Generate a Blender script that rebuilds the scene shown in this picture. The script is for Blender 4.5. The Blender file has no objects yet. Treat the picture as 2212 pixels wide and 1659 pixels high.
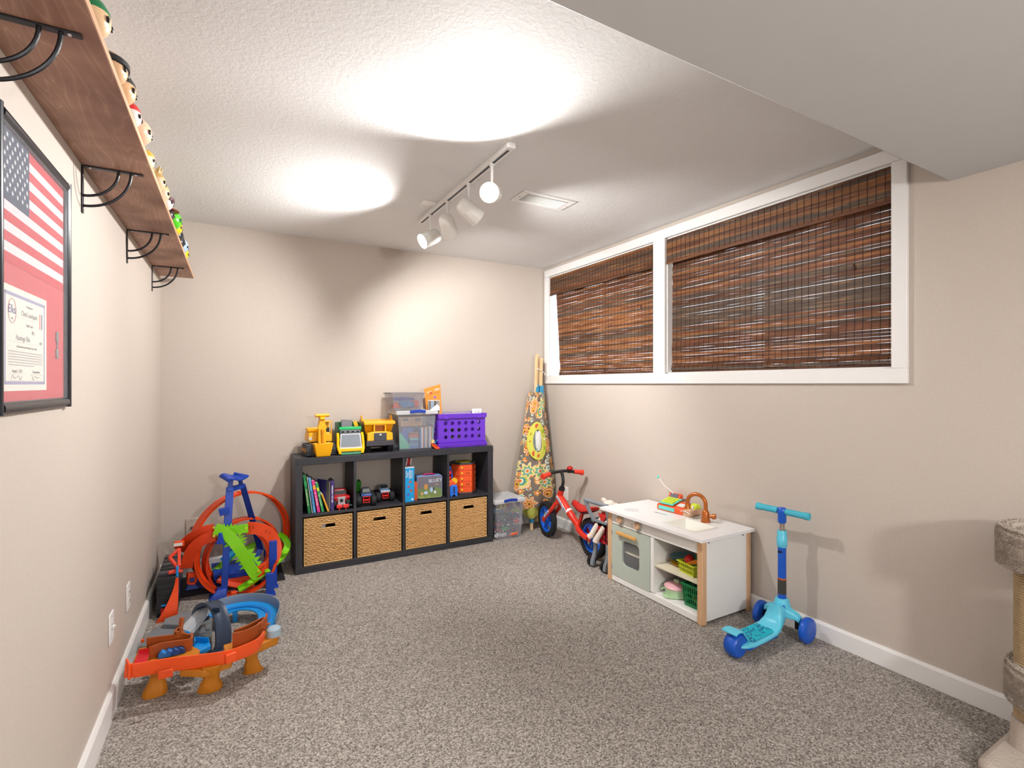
import bpy, bmesh, math, random
from mathutils import Matrix, Vector, Euler
random.seed(7)
sc = bpy.context.scene
# ---------------------------------------------------------------- camera
W, D, H = 2.945, 3.93, 2.336          # room: width (x), depth (y), ceiling height
SOF, SOFY = 2.095, 0.912              # dropped ceiling height and its edge
cam = bpy.data.cameras.new('camera'); cam.sensor_width = 36; cam.lens = 1087 / 2212 * 36
cam.clip_start = 0.02
camo = bpy.data.objects.new('camera', cam); sc.collection.objects.link(camo)
camo.location = (0.376, 0, 1.266); camo.rotation_euler = (math.pi / 2, 0, -math.radians(29.46))
sc.camera = camo
vs = sc.view_settings
vs.view_transform = 'Standard'; vs.look = 'None'; vs.gamma = 1; vs.use_curve_mapping = False
vs.exposure = 1.1
cy = sc.cycles                        # light path limits keep the render time in bounds
cy.max_bounces = 6; cy.diffuse_bounces = 3; cy.glossy_bounces = 2; cy.transmission_bounces = 3; cy.transparent_max_bounces = 8
cy.caustics_reflective = False; cy.caustics_refractive = False; cy.adaptive_threshold = .07; cy.adaptive_min_samples = 12
# ---------------------------------------------------------------- daylight outside the window
wd = bpy.data.worlds.new('daylight'); sc.world = wd; wd.use_nodes = True
bg = wd.node_tree.nodes['Background']; bg.inputs[0].default_value = (0.80, 0.90, 1.0, 1); bg.inputs[1].default_value = 1.7
# ---------------------------------------------------------------- unseen lights behind the camera: added area fill, lamp read off shadows
def lamp(name, kind, loc, power, col=(1, .95, .88), size=.2, aim=None, spot=None, blend=.3, sizey=None):
    l = bpy.data.lights.new(name, kind); l.energy = power; l.color = col
    if kind == 'AREA':
        l.size = size
        if sizey: l.shape = 'RECTANGLE'; l.size_y = sizey
    else: l.shadow_soft_size = size
    if kind == 'SPOT': l.spot_size = math.radians(spot); l.spot_blend = blend
    o = bpy.data.objects.new(name, l); sc.collection.objects.link(o); o.location = loc
    if aim: o.rotation_euler = (Vector(aim)).to_track_quat('-Z', 'Y').to_euler()
    return o
lamp('fill_area_rear', 'AREA', (1.5, -0.9, 2.05), 5, (1, .99, .98), 1.2, (0, 0, -1))  # soft overhead fill added to lift the room, no known fixture here
lamp('floor_lamp_rear', 'POINT', (1.34, -1.4, 1.52), 56, (1, .985, .97), .10)
# ---------------------------------------------------------------- materials
def lin(h):
    h = h.lstrip('#'); o = []
    for i in (0, 2, 4):
        c = int(h[i:i + 2], 16) / 255
        o.append(c / 12.92 if c <= .04045 else ((c + .055) / 1.055) ** 2.4)
    return tuple(o)
_M = {}
def mat(name, hexc, rough=.45, metal=0, bump=0, bscale=200, var=.05, vscale=9, spec=.5, trans=0, emit=0, coat=0):
    """Principled material with a little procedural colour variation and fine relief."""
    if name in _M: return _M[name]
    m = bpy.data.materials.new(name); m.use_nodes = True; nt = m.node_tree; N = nt.nodes; L = nt.links
    b = N['Principled BSDF']; c = lin(hexc)
    tc = N.new('ShaderNodeTexCoord'); nz = N.new('ShaderNodeTexNoise'); nz.inputs['Scale'].default_value = vscale; nz.inputs['Detail'].default_value = 3
    L.new(tc.outputs['Object'], nz.inputs['Vector'])
    mx = N.new('ShaderNodeMix'); mx.data_type = 'RGBA'
    mx.inputs[6].default_value = tuple(x * (1 - var) for x in c) + (1,); mx.inputs[7].default_value = tuple(min(1, x * (1 + var)) for x in c) + (1,)
    L.new(nz.outputs['Fac'], mx.inputs[0]); L.new(mx.outputs[2], b.inputs['Base Color'])
    b.inputs['Roughness'].default_value = rough; b.inputs['Metallic'].default_value = metal
    b.inputs['Specular IOR Level'].default_value = spec
    if coat: b.inputs['Coat Weight'].default_value = coat
    if trans: b.inputs['Transmission Weight'].default_value = trans
    if emit: L.new(mx.outputs[2], b.inputs['Emission Color']); b.inputs['Emission Strength'].default_value = emit
    if bump:
        n2 = N.new('ShaderNodeTexNoise'); n2.inputs['Scale'].default_value = bscale; n2.inputs['Detail'].default_value = 4
        L.new(tc.outputs['Object'], n2.inputs['Vector'])
        bp = N.new('ShaderNodeBump'); bp.inputs['Strength'].default_value = bump; bp.inputs['Distance'].default_value = .004
        L.new(n2.outputs['Fac'], bp.inputs['Height']); L.new(bp.outputs[0], b.inputs['Normal'])
    _M[name] = m; return m
def clear(name, hexc, alpha=.25, rough=.15):
    """thin clear or frosted plastic / glass: part see-through, part glossy film"""
    if name in _M: return _M[name]
    m = bpy.data.materials.new(name); m.use_nodes = True; nt = m.node_tree; N = nt.nodes; L = nt.links
    b = N['Principled BSDF']; b.inputs['Base Color'].default_value = lin(hexc) + (1,); b.inputs['Roughness'].default_value = rough
    t = N.new('ShaderNodeBsdfTransparent'); mx = N.new('ShaderNodeMixShader')
    nz = N.new('ShaderNodeTexNoise'); nz.inputs['Scale'].default_value = 12
    mr = N.new('ShaderNodeMapRange'); mr.inputs[3].default_value = alpha * .85; mr.inputs[4].default_value = min(1, alpha * 1.15)
    L.new(nz.outputs['Fac'], mr.inputs[0]); L.new(mr.outputs[0], mx.inputs[0])
    L.new(t.outputs[0], mx.inputs[1]); L.new(b.outputs[0], mx.inputs[2]); L.new(mx.outputs[0], N['Material Output'].inputs[0])
    _M[name] = m; return m
def nodes(name):
    m = bpy.data.materials.new(name); m.use_nodes = True; _M[name] = m
    return m, m.node_tree.nodes, m.node_tree.links, m.node_tree.nodes['Principled BSDF']
def ramp(N, stops, interp='LINEAR'):
    r = N.new('ShaderNodeValToRGB'); cr = r.color_ramp; cr.interpolation = interp
    while len(cr.elements) < len(stops): cr.elements.new(.5)
    for e, (p, c) in zip(cr.elements, stops): e.position = p; e.color = lin(c) + (1,) if isinstance(c, str) else (c, c, c, 1)
    return r
def wood(name, dark, light, axis=1, scale=6, rough=.5, stretch=14):
    if name in _M: return _M[name]
    m, N, L, b = nodes(name); tc = N.new('ShaderNodeTexCoord'); mp = N.new('ShaderNodeMapping')
    s = [stretch] * 3; s[axis] = 1; mp.inputs['Scale'].default_value = s
    L.new(tc.outputs['Object'], mp.inputs[0])
    n = N.new('ShaderNodeTexNoise'); n.inputs['Scale'].default_value = scale; n.inputs['Detail'].default_value = 5; n.inputs['Distortion'].default_value = 1.2
    L.new(mp.outputs[0], n.inputs['Vector']); r = ramp(N, [(.3, dark), (.7, light)]); L.new(n.outputs['Fac'], r.inputs[0])
    L.new(r.outputs[0], b.inputs['Base Color']); b.inputs['Roughness'].default_value = rough
    return m
# ---------------------------------------------------------------- mesh helpers
class G:
    """collects faces of one mesh"""
    def __init__(s): s.v = []; s.f = []
    def add(s, v, f, mt=None):
        o = len(s.v); s.v += [tuple(mt @ Vector(p)) if mt else tuple(p) for p in v]; s.f += [tuple(i + o for i in q) for q in f]; return s
    def box(s, x0, x1, y0, y1, z0, z1, mt=None):
        v = [(x, y, z) for z in (z0, z1) for y in (y0, y1) for x in (x0, x1)]
        return s.add(v, [(0, 2, 3, 1), (4, 5, 7, 6), (0, 1, 5, 4), (2, 6, 7, 3), (0, 4, 6, 2), (1, 3, 7, 5)], mt)
    def bar(s, p, q, w, h, up=(0, 0, 1)):
        """rectangular bar from p to q"""
        p, q = Vector(p), Vector(q); t = (q - p).normalized(); sd = t.cross(Vector(up))
        if sd.length < 1e-5: sd = t.cross(Vector((1, 0, 0)))
        sd.normalize(); u = sd.cross(t)
        v = [a + sd * i * w / 2 + u * j * h / 2 for a in (p, q) for i, j in ((-1, -1), (1, -1), (1, 1), (-1, 1))]
        return s.add(v, [(0, 1, 2, 3), (7, 6, 5, 4), (0, 4, 5, 1), (1, 5, 6, 2), (2, 6, 7, 3), (3, 7, 4, 0)])
    def loft(s, rings, cap=True, closed=False):
        n = len(rings[0]); o = len(s.v)
        for r in rings: s.v += [tuple(p) for p in r]
        m = len(rings)
        for i in range(m if closed else m - 1):
            a = o + i * n; b = o + ((i + 1) % m) * n
            s.f += [(a + j, a + (j + 1) % n, b + (j + 1) % n, b + j) for j in range(n)]
        if cap and not closed: s.f.append(tuple(o + j for j in reversed(range(n)))); s.f.append(tuple(o + (m - 1) * n + j for j in range(n)))
        return s
    def tube(s, pts, r, n=8, closed=False):
        pts = [Vector(p) for p in pts]; m = len(pts); rr = r if isinstance(r, (list, tuple)) else [r] * m
        rings = []; prev = None
        for i, p in enumerate(pts):
            a = pts[(i - 1) % m] if closed or i else p; b = pts[(i + 1) % m] if closed or i < m - 1 else p
            t = (b - a).normalized()
            if prev is None: prev = t.orthogonal().normalized()
            u = (prev - t * prev.dot(t)); u = u.normalized() if u.length > 1e-6 else t.orthogonal().normalized(); prev = u
            w = t.cross(u); rings.append([p + (u * math.cos(k * 2 * math.pi / n) + w * math.sin(k * 2 * math.pi / n)) * rr[i] for k in range(n)])
        return s.loft(rings, True, closed)
    def cyl(s, p, q, r, r2=None, n=16): return s.tube([p, q], [r, r if r2 is None else r2], n)
    def lathe(s, prof, n=20, mt=None, ring=False):
        rings = [[(max(r, 1e-4) * math.cos(k * 2 * math.pi / n), max(r, 1e-4) * math.sin(k * 2 * math.pi / n), z) for k in range(n)] for r, z in prof]
        if mt: rings = [[mt @ Vector(p) for p in r] for r in rings]
        return s.loft(rings, not ring, ring)
    def ball(s, c, r, n=12, mt=None):
        if not isinstance(r, (tuple, list)): r = (r, r, r)
        k = max(4, n // 2); M2 = Matrix.Translation(c) @ (mt or Matrix()) @ Matrix.Diagonal((*r, 1))
        return s.lathe([(math.sin(math.pi * i / k), -math.cos(math.pi * i / k)) for i in range(k + 1)], n, M2)
    def prism(s, poly, a, b, ax='z', mt=None):
        """polygon of 2D points extruded along an axis from a to b"""
        def P(u, v, w): return {'z': (u, v, w), 'y': (u, w, v), 'x': (w, u, v)}[ax]
        n = len(poly); v = [P(u, w, a) for u, w in poly] + [P(u, w, b) for u, w in poly]
        f = [tuple(reversed(range(n))), tuple(range(n, 2 * n))] + [(i, (i + 1) % n, (i + 1) % n + n, i + n) for i in range(n)]
        return s.add(v, f, mt)
    def sweep(s, pts, prof, ups, closed=False, cap=True):
        """closed 2D profile (side, up) carried along pts"""
        pts = [Vector(p) for p in pts]; m = len(pts); rings = []
        for i, p in enumerate(pts):
            a = pts[(i - 1) % m] if closed or i else p; b = pts[(i + 1) % m] if closed or i < m - 1 else p
            t = (b - a).normalized(); u = Vector(ups[i] if isinstance(ups, list) else ups); sd = t.cross(u).normalized(); u = sd.cross(t)
            rings.append([p + sd * x + u * y for x, y in prof])
        return s.loft(rings, cap, closed)
    def holes(s, w, h, nx, ny, r, mx, my, th, mt=None, seg=16, ell=1):
        """w x h plate (x, z) with nx x ny round holes"""
        cw = (w - 2 * mx) / nx; ch = (h - 2 * my) / ny
        for (a, b, c, d) in ((0, w, 0, my), (0, w, h - my, h), (0, mx, my, h - my), (w - mx, w, my, h - my)):
            if b > a and d > c: s.box(a, b, 0, th, c, d, mt)
        for i in range(nx):
            for j in range(ny):
                cx = mx + cw * (i + .5); cz = my + ch * (j + .5); v = []
                for y in (0, th):
                    for k in range(seg):
                        t = k * 2 * math.pi / seg; ca, sa = math.cos(t), math.sin(t); q = max(abs(ca), abs(sa))
                        v.append((cx + ca / q * cw / 2, y, cz + sa / q * ch / 2)); v.append((cx + ca * r, y, cz + sa * r * ell))
                f = []
                for k in range(seg):
                    k2 = (k + 1) % seg
                    f.append((2 * k, 2 * k2, 2 * k2 + 1, 2 * k + 1)); o = 2 * seg
                    f.append((o + 2 * k, o + 2 * k + 1, o + 2 * k2 + 1, o + 2 * k2)); f.append((2 * k + 1, 2 * k2 + 1, o + 2 * k2 + 1, o + 2 * k + 1))
                s.add(v, f, mt)
        return s
def tag(o, label=None, cat=None, group=None, kind=None):
    if label: o['label'] = label
    if cat: o['category'] = cat
    if group: o['group'] = group
    if kind: o['kind'] = kind
    return o
def mesh(name, g, m, smooth=False):
    me = bpy.data.meshes.new(name); me.from_pydata(g.v, [], g.f)
    for q in (m if isinstance(m, (list, tuple)) else [m]): me.materials.append(q)
    bm = bmesh.new(); bm.from_mesh(me); bmesh.ops.recalc_face_normals(bm, faces=bm.faces); bm.to_mesh(me); bm.free()
    if smooth:
        me.polygons.foreach_set('use_smooth', [True] * len(me.polygons))
        try: me.set_sharp_from_angle(angle=math.radians(42))
        except Exception: pass
    return me
def link(name, data, parent=None, loc=None, rot=None):
    o = bpy.data.objects.new(name, data); sc.collection.objects.link(o)
    if parent: o.parent = parent
    if loc: o.location = loc
    if rot: o.rotation_euler = rot
    return o
def obj(name, g, m, parent=None, smooth=False, bevel=0, loc=None, rot=None, seg=2):
    o = link(name, mesh(name, g, m, smooth or bevel > 0), parent, loc, rot)
    if bevel:
        b = o.modifiers.new('edge', 'BEVEL'); b.width = bevel; b.segments = seg; b.limit_method = 'ANGLE'; b.angle_limit = math.radians(38)
    return o
def thing(name, label, cat, loc=(0, 0, 0), rz=0, group=None):
    o = bpy.data.objects.new(name, None); sc.collection.objects.link(o); o.location = loc; o.rotation_euler = (0, 0, rz); o.empty_display_size = .05
    return tag(o, label, cat, group)
def box(x0, x1, y0, y1, z0, z1): return G().box(x0, x1, y0, y1, z0, z1)
def struct(name, g, m, **k): return tag(obj(name, g, m, **k), kind='structure')
def text(name, body, size, m, parent, loc, rot, align="CENTER", ext=.0004):
    c = bpy.data.curves.new(name, 'FONT'); c.body = body; c.size = size; c.align_x = align; c.align_y = 'CENTER'; c.extrude = ext
    t_ = bpy.data.objects.new(name, c); me = bpy.data.meshes.new_from_object(t_); bpy.data.objects.remove(t_); bpy.data.curves.remove(c)
    me.materials.clear(); me.materials.append(m); return link(name, me, parent, loc, rot)
def scrib(name, w, h, m, parent, mt, seed=1, rows=1):
    """a line of unreadable small print: uneven strokes, flat in the local x-z plane"""
    rg = random.Random(seed); g = G(); rh = h / rows
    for r in range(rows):
        x = -w / 2; z0 = h / 2 - (r + 1) * rh
        while x < w / 2 - h * .1:
            cw_ = rh * rg.uniform(.35, .62); k_ = rg.randrange(4); t = rh * .16; z1 = z0 + rh * (.86 if rg.random() < .35 else .62); y = .0004
            if rg.random() < .12: x += cw_ * .8; continue
            g.box(x, x + t, 0, y, z0, z1, mt)
            if k_ != 1: g.box(x + cw_ * .62, x + cw_ * .62 + t, 0, y, z0, z0 + rh * .6, mt)
            if k_ != 2: g.box(x, x + cw_ * .7, 0, y, z0 + rh * (.25 if k_ == 3 else .5), z0 + rh * (.25 if k_ == 3 else .5) + t * .8, mt)
            if k_ in (1, 3): g.box(x, x + cw_ * .7, 0, y, z0, z0 + t * .8, mt)
            x += cw_
    return obj(name, g, m, parent)
def copy_tree(o, parent=None):
    c = o.copy(); sc.collection.objects.link(c); c.parent = parent
    for ch in list(o.children): copy_tree(ch, c)
    return c
def arc(c, r, a0, a1, n, plane='xz', w=0):
    o = []
    for i in range(n + 1):
        a = math.radians(a0 + (a1 - a0) * i / n); u = r * math.cos(a); v = r * math.sin(a)
        o.append({'xz': (c[0] + u, c[1], c[2] + v), 'yz': (c[0], c[1] + u, c[2] + v), 'xy': (c[0] + u, c[1] + v, c[2])}[plane])
    return o
def smoothpath(pts, n=6):
    """Catmull-Rom through points"""
    P = [Vector(p) for p in pts]; P = [P[0] * 2 - P[1]] + P + [P[-1] * 2 - P[-2]]; o = []
    for i in range(1, len(P) - 2):
        for k in range(n):
            t = k / n; a, b, c, d = P[i - 1:i + 3]
            o.append(.5 * ((2 * b) + (c - a) * t + (2 * a - 5 * b + 4 * c - d) * t * t + (3 * b - a - 3 * c + d) * t ** 3))
    return o + [P[-2]]
def rrect(y0, y1, z0, z1, r, n=4):
    o = []
    for cy, cz, a in ((y1 - r, z1 - r, 0), (y0 + r, z1 - r, 90), (y0 + r, z0 + r, 180), (y1 - r, z0 + r, 270)):
        for q in range(n + 1): t = rad(a + 90 * q / n); o.append((cy + r * math.cos(t), cz + r * math.sin(t)))
    return o
def frameplate(outer, inner, x0, x1):
    n = len(outer); v = [(x, a, b) for x in (x0, x1) for ring in (outer, inner) for a, b in ring]; f = []
    for j in range(n):
        q = (j + 1) % n; f += [(j, q, n + q, n + j), (2 * n + j, 3 * n + j, 3 * n + q, 2 * n + q), (j, 2 * n + j, 2 * n + q, q), (n + j, n + q, 3 * n + q, 3 * n + j)]
    return G().add(v, f)
def RZ(a): return Matrix.Rotation(a, 4, 'Z')
def RX(a): return Matrix.Rotation(a, 4, 'X')
def RY(a): return Matrix.Rotation(a, 4, 'Y')
def T(*p): return Matrix.Translation(p)
rad = math.radians
# shared plain materials
white = mat('white_paint', '#e9e7e4', .4); wplast = mat('white_plastic', '#efeeec', .35); black = mat('black_plastic', '#1b1b1e', .45)
rubber = mat('black_rubber', '#17171a', .75, bump=.2); chrome = mat('chrome', '#c8c8cc', .2, 1); dkgrey = mat('dark_grey_plastic', '#3d4048', .5)
grey = mat('grey_plastic', '#8b9098', .5); orange = mat('orange_plastic', '#f2541b', .35); blue = mat('blue_plastic', '#0f45b8', .35)
lime = mat('lime_plastic', '#8fe012', .35); red = mat('red_plastic', '#d42018', .35); yellow = mat('yellow_plastic', '#f5b800', .35)
skyb = mat('sky_blue_plastic', '#0f93e6', .35); green = mat('green_plastic', '#0d9a52', .4)
# ================================================================ the room
def wallmat():
    m, N, L, b = nodes('wall_paint'); tc = N.new('ShaderNodeTexCoord')
    n = N.new('ShaderNodeTexNoise'); n.inputs['Scale'].default_value = 90; n.inputs['Detail'].default_value = 4
    L.new(tc.outputs['Object'], n.inputs['Vector'])
    r = ramp(N, [(.3, '#c4b9af'), (.7, '#c8bdb3')]); L.new(n.outputs['Fac'], r.inputs[0]); L.new(r.outputs[0], b.inputs['Base Color'])
    bp = N.new('ShaderNodeBump'); bp.inputs['Strength'].default_value = .12; bp.inputs['Distance'].default_value = .003
    L.new(n.outputs['Fac'], bp.inputs['Height']); L.new(bp.outputs[0], b.inputs['Normal']); b.inputs['Roughness'].default_value = .6
    return m
def ceilmat():
    m, N, L, b = nodes('ceiling_texture'); tc = N.new('ShaderNodeTexCoord')
    n = N.new('ShaderNodeTexNoise'); n.inputs['Scale'].default_value = 60; n.inputs['Detail'].default_value = 3; n.inputs['Distortion'].default_value = .6
    L.new(tc.outputs['Object'], n.inputs['Vector'])
    r = ramp(N, [(.42, 0.), (.6, 1.)]); L.new(n.outputs['Fac'], r.inputs[0])
    bp = N.new('ShaderNodeBump'); bp.inputs['Strength'].default_value = .10; bp.inputs['Distance'].default_value = .004
    L.new(r.outputs[0], bp.inputs['Height']); L.new(bp.outputs[0], b.inputs['Normal'])
    b.inputs['Base Color'].default_value = lin('#e6e6e6') + (1,); b.inputs['Roughness'].default_value = .7
    return m
def carpetmat():
    m, N, L, b = nodes('carpet_pile'); tc = N.new('ShaderNodeTexCoord')
    v = N.new('ShaderNodeTexVoronoi'); v.inputs['Scale'].default_value = 200; L.new(tc.outputs['Object'], v.inputs['Vector'])
    n = N.new('ShaderNodeTexNoise'); n.inputs['Scale'].default_value = 120; n.inputs['Detail'].default_value = 5; n.inputs['Roughness'].default_value = .8
    L.new(tc.outputs['Object'], n.inputs['Vector'])
    sp = N.new('ShaderNodeSeparateColor'); L.new(v.outputs['Color'], sp.inputs[0])
    r = ramp(N, [(0., '#38322f'), (.22, '#7a716a'), (.5, '#a39a92'), (.78, '#c5bdb4'), (1., '#e6e0d8')]); L.new(sp.outputs[0], r.inputs[0])
    r2 = ramp(N, [(.34, '#504944'), (.66, '#d8d0c8')]); L.new(n.outputs['Fac'], r2.inputs[0])
    mx = N.new('ShaderNodeMix'); mx.data_type = 'RGBA'; mx.inputs[0].default_value = .38; L.new(r.outputs[0], mx.inputs[6]); L.new(r2.outputs[0], mx.inputs[7])
    L.new(mx.outputs[2], b.inputs['Base Color']); b.inputs['Roughness'].default_value = .95; b.inputs['Specular IOR Level'].default_value = .1
    bp = N.new('ShaderNodeBump'); bp.inputs['Strength'].default_value = .9; bp.inputs['Distance'].default_value = .006
    L.new(mx.outputs[2], bp.inputs['Height']); L.new(bp.outputs[0], b.inputs['Normal'])
    return m
wallm, ceilm, carpm = wallmat(), ceilmat(), carpetmat()
soffm = mat('dropped_ceiling_grey', '#c2c2c2', .65, bump=.06, bscale=160, var=.02)  # even grey, darker than the ceiling material
Y0 = -2.6
LX = lambda y: -(D - y) * .0105          # the left wall runs very slightly out of square
struct('floor', box(-.3, W + .2, Y0, D + .15, -.1, 0), carpm)
struct('ceiling', box(-.3, W + .2, SOFY - .02, D + .15, H, H + .1), ceilm)
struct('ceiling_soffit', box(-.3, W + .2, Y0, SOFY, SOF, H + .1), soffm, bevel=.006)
LA = -math.atan(.0105)
wl = struct('wall_left', box(-.12, 0, Y0 - D - .1, .1, 0, H), wallm); wl.location = (0, D, 0); wl.rotation_euler = (0, 0, LA)
struct('wall_back', box(-.12, W + .14, D, D + .12, 0, H), wallm)
struct('wall_front', box(-.3, W + .14, Y0 - .12, Y0, 0, H), wallm)
OY0, OM0, OM1, OY1, OZ0, OZ1 = 1.112, 2.434, 2.540, 3.845, 1.335, 2.245   # window openings
g = G(); g.box(W, W + .14, Y0, D + .12, 0, OZ0).box(W, W + .14, Y0, D + .12, OZ1, H)
g.box(W, W + .14, Y0, OY0, OZ0, OZ1).box(W, W + .14, OY1, D + .12, OZ0, OZ1).box(W, W + .14, OM0, OM1, OZ0, OZ1)
struct('wall_right', g, wallm)
trimm = mat('trim_paint', '#ecebea', .35, var=.02)
def baseboard(name, L_, h, loc, rz):
    o = struct(name, G().prism([(0, 0), (.014, 0), (.014, h - .012), (.008, h), (0, h)], 0, L_, 'x'), trimm)
    o.location = loc; o.rotation_euler = (0, 0, rz); return o
baseboard('baseboard_right', D - Y0, .088, (W, Y0, 0), math.pi / 2)
baseboard('baseboard_back', W, .106, (W, D, 0), math.pi)
baseboard('baseboard_left', D - Y0, .106, (0, D, 0), -math.pi / 2 + LA)
# window: casing, reveal, sashes and glass
win = tag(bpy.data.objects.new('window_1', None), kind='structure'); sc.collection.objects.link(win)
cx0, cx1 = W - .02, W + .001
obj('casing_head', box(cx0, cx1, 1.051, 3.908, OZ1, 2.308), trimm, win, bevel=.003)
obj('casing_apron', box(cx0, cx1, 1.051, 3.908, 1.268, OZ0), trimm, win, bevel=.003)
obj('casing_side', box(cx0, cx1, 1.051, OY0, OZ0, OZ1), trimm, win, bevel=.003)
obj('casing_side', box(cx0, cx1, OY1, 3.908, OZ0, OZ1), trimm, win, bevel=.003)
obj('mullion', box(cx0, cx1, OM0, OM1, OZ0, OZ1), trimm, win, bevel=.003)
paneglass = clear('window_glass', '#ffffff', .06, .02)
for a, b in ((OY0, OM0), (OM1, OY1)):
    x0, x1 = W + .002, W + .139; t = .008
    g = G(); g.box(x0, x1, a, b, OZ0, OZ0 + t).box(x0, x1, a, b, OZ1 - t, OZ1).box(x0, x1, a, a + t, OZ0, OZ1).box(x0, x1, b - t, b, OZ0, OZ1)
    obj('reveal', g, trimm, win)
    s0, s1, k = W + .1, W + .128, .04
    g = G(); g.box(s0, s1, a + t, b - t, OZ0 + t, OZ0 + k).box(s0, s1, a + t, b - t, OZ1 - k, OZ1 - t).box(s0, s1, a + t, a + k, OZ0, OZ1).box(s0, s1, b - k, b - t, OZ0, OZ1)
    m_ = (a + b) / 2; g.box(s0, s1, m_ - .02, m_ + .02, OZ0, OZ1)
    obj('sash', g, wplast, win, bevel=.002)
    obj('glass_pane', box(s0 + .01, s0 + .014, a + k, b - k, OZ0 + k, OZ1 - k), paneglass, win)
# ================================================================ ceiling: track light and vent
tl = thing('track_light', 'white ceiling track light with four adjustable bullet spot heads', 'track light', (1.47, 2.55, H))
obj('track_rail', box(-.019, .019, -.60, .60, -.024, 0), wplast, tl, bevel=.002)
obj('rail_slot', box(-.006, .006, -.58, .58, -.0255, -.0235), dkgrey, tl)
obj('feed_plate', G().prism([(-.055, -.035), (.055, -.035), (.055, .035), (-.055, .035)], -.006, 0, 'z', T(-.05, .28, 0)), wplast, tl, bevel=.003)
obj('end_cap', box(-.02, .02, -.612, -.598, -.025, 0), wplast, tl, bevel=.002)
bulbm = mat('lamp_glow', '#fff6ea', .3, emit=22); bulboff = mat('lamp_unlit', '#b9b4c4', .25)
shadem = mat('spot_enamel', '#ecebe6', .25, var=.02)
innerm = mat('spot_inner', '#cfcac8', .5)
HEADS = [(.41, (-.82, -.10, -.46), True, 46), (.135, (.50, .55, -.62), False, 46), (-.155, (.84, .06, -.50), False, 30), (-.42, (-.56, -.70, -.26), True, 33)]
for dy, d, lit, pw in HEADS:
    d = Vector(d).normalized(); c = Vector((0, dy, -.165)); q = d.to_track_quat('Z', 'Y').to_matrix().to_4x4(); mt = Matrix.Translation(c) @ q
    prof = [(0, -.066), (.018, -.065), (.03, -.06), (.039, -.05), (.044, -.034), (.045, -.015), (.047, .066), (.0445, .066), (.043, .06), (.041, -.02), (0, -.03)]
    hd = obj('lamp_head', G().lathe(prof, 28, mt), shadem, tl, smooth=True)
    obj('stem', G().cyl((0, dy, -.02), (0, dy, -.125), .0075, n=12).cyl((0, dy, -.02), (0, dy, -.035), .013, n=12), wplast, hd, smooth=True)
    obj('bulb', G().lathe([(0, .03), (.03, .032), (.038, .038), (.034, .043), (0, .046)], 20, mt), bulbm if lit else bulboff, hd, smooth=True)
    p = Vector((1.47, 2.55, H)) + c + d * .062
    lamp('track_spot', 'SPOT', p, pw, (1, .98, .955), .03, d, 150 if lit else 124, .65)
vent = thing('air_vent', 'white metal louvred air vent in ceiling beside track light', 'vent', (1.977, 2.462, H))
g = G()
for a in ((-.178, .178, -.083, -.055), (-.178, .178, .055, .083), (-.178, -.135, -.055, .055), (.135, .178, -.055, .055)): g.box(a[0], a[1], a[2], a[3], -.007, 0)
obj('vent_frame', g, wplast, vent, bevel=.003)
obj('duct_back', box(-.135, .135, -.055, .055, -.0012, -.0004), dkgrey, vent)
ls = mesh('louvre', G().box(-.0013, .0013, -.055, .055, -.007, .002, RY(rad(35))), wplast)
for i in range(27): link('louvre', ls, vent, (-.13 + i * .01, 0, -.0045))
for sx in (-.16, .16): obj('screw', G().lathe([(0, -.009), (.003, -.0085), (.0042, -.007)], 8), grey, vent, loc=(sx, 0, 0))
# ================================================================ cube bookcase and its baskets
BX, BY, BZ = .765, 3.600, .77; BL, BD = 1.47, .30
bwood = wood('espresso_wood', '#26262c', '#34353d', 2, 5, .5, 10)
bwoodx = wood('espresso_wood_flat', '#26262c', '#34353d', 0, 5, .5, 10)
bc = thing('cube_bookcase', 'dark grey wood cube bookcase with eight openings against back wall', 'bookcase', (BX, BY, 0))
fr = .045; th = .018
obj('top_board', box(0, BL, 0, BD, BZ - fr, BZ), bwoodx, bc, bevel=.002)
obj('bottom_board', box(0, BL, 0, BD, 0, fr), bwoodx, bc, bevel=.002)
for x in (0, BL - fr): obj('side_panel', box(x, x + fr, 0, BD, fr, BZ - fr), bwood, bc, bevel=.002)
cw = (BL - 2 * fr - 3 * th) / 4; ch = (BZ - 2 * fr - th) / 2; ZS = fr + ch + th
CX = [fr + i * (cw + th) for i in range(4)]
for i in range(1, 4):
    obj('divider', box(CX[i] - th, CX[i], .002, BD, fr, BZ - fr), bwood, bc, bevel=.001)
for i in range(4): obj('shelf_board', box(CX[i], CX[i] + cw, .002, BD, fr + ch, ZS), bwoodx, bc, bevel=.001)
wickm = mat('water_hyacinth', '#cfa26a', .75, var=.30, vscale=38, bump=.2, bscale=200)
wickb = mat('basket_rim', '#c8a165', .7, var=.15, vscale=40)
wickin = mat('basket_inside', '#7d5b36', .9)
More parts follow.
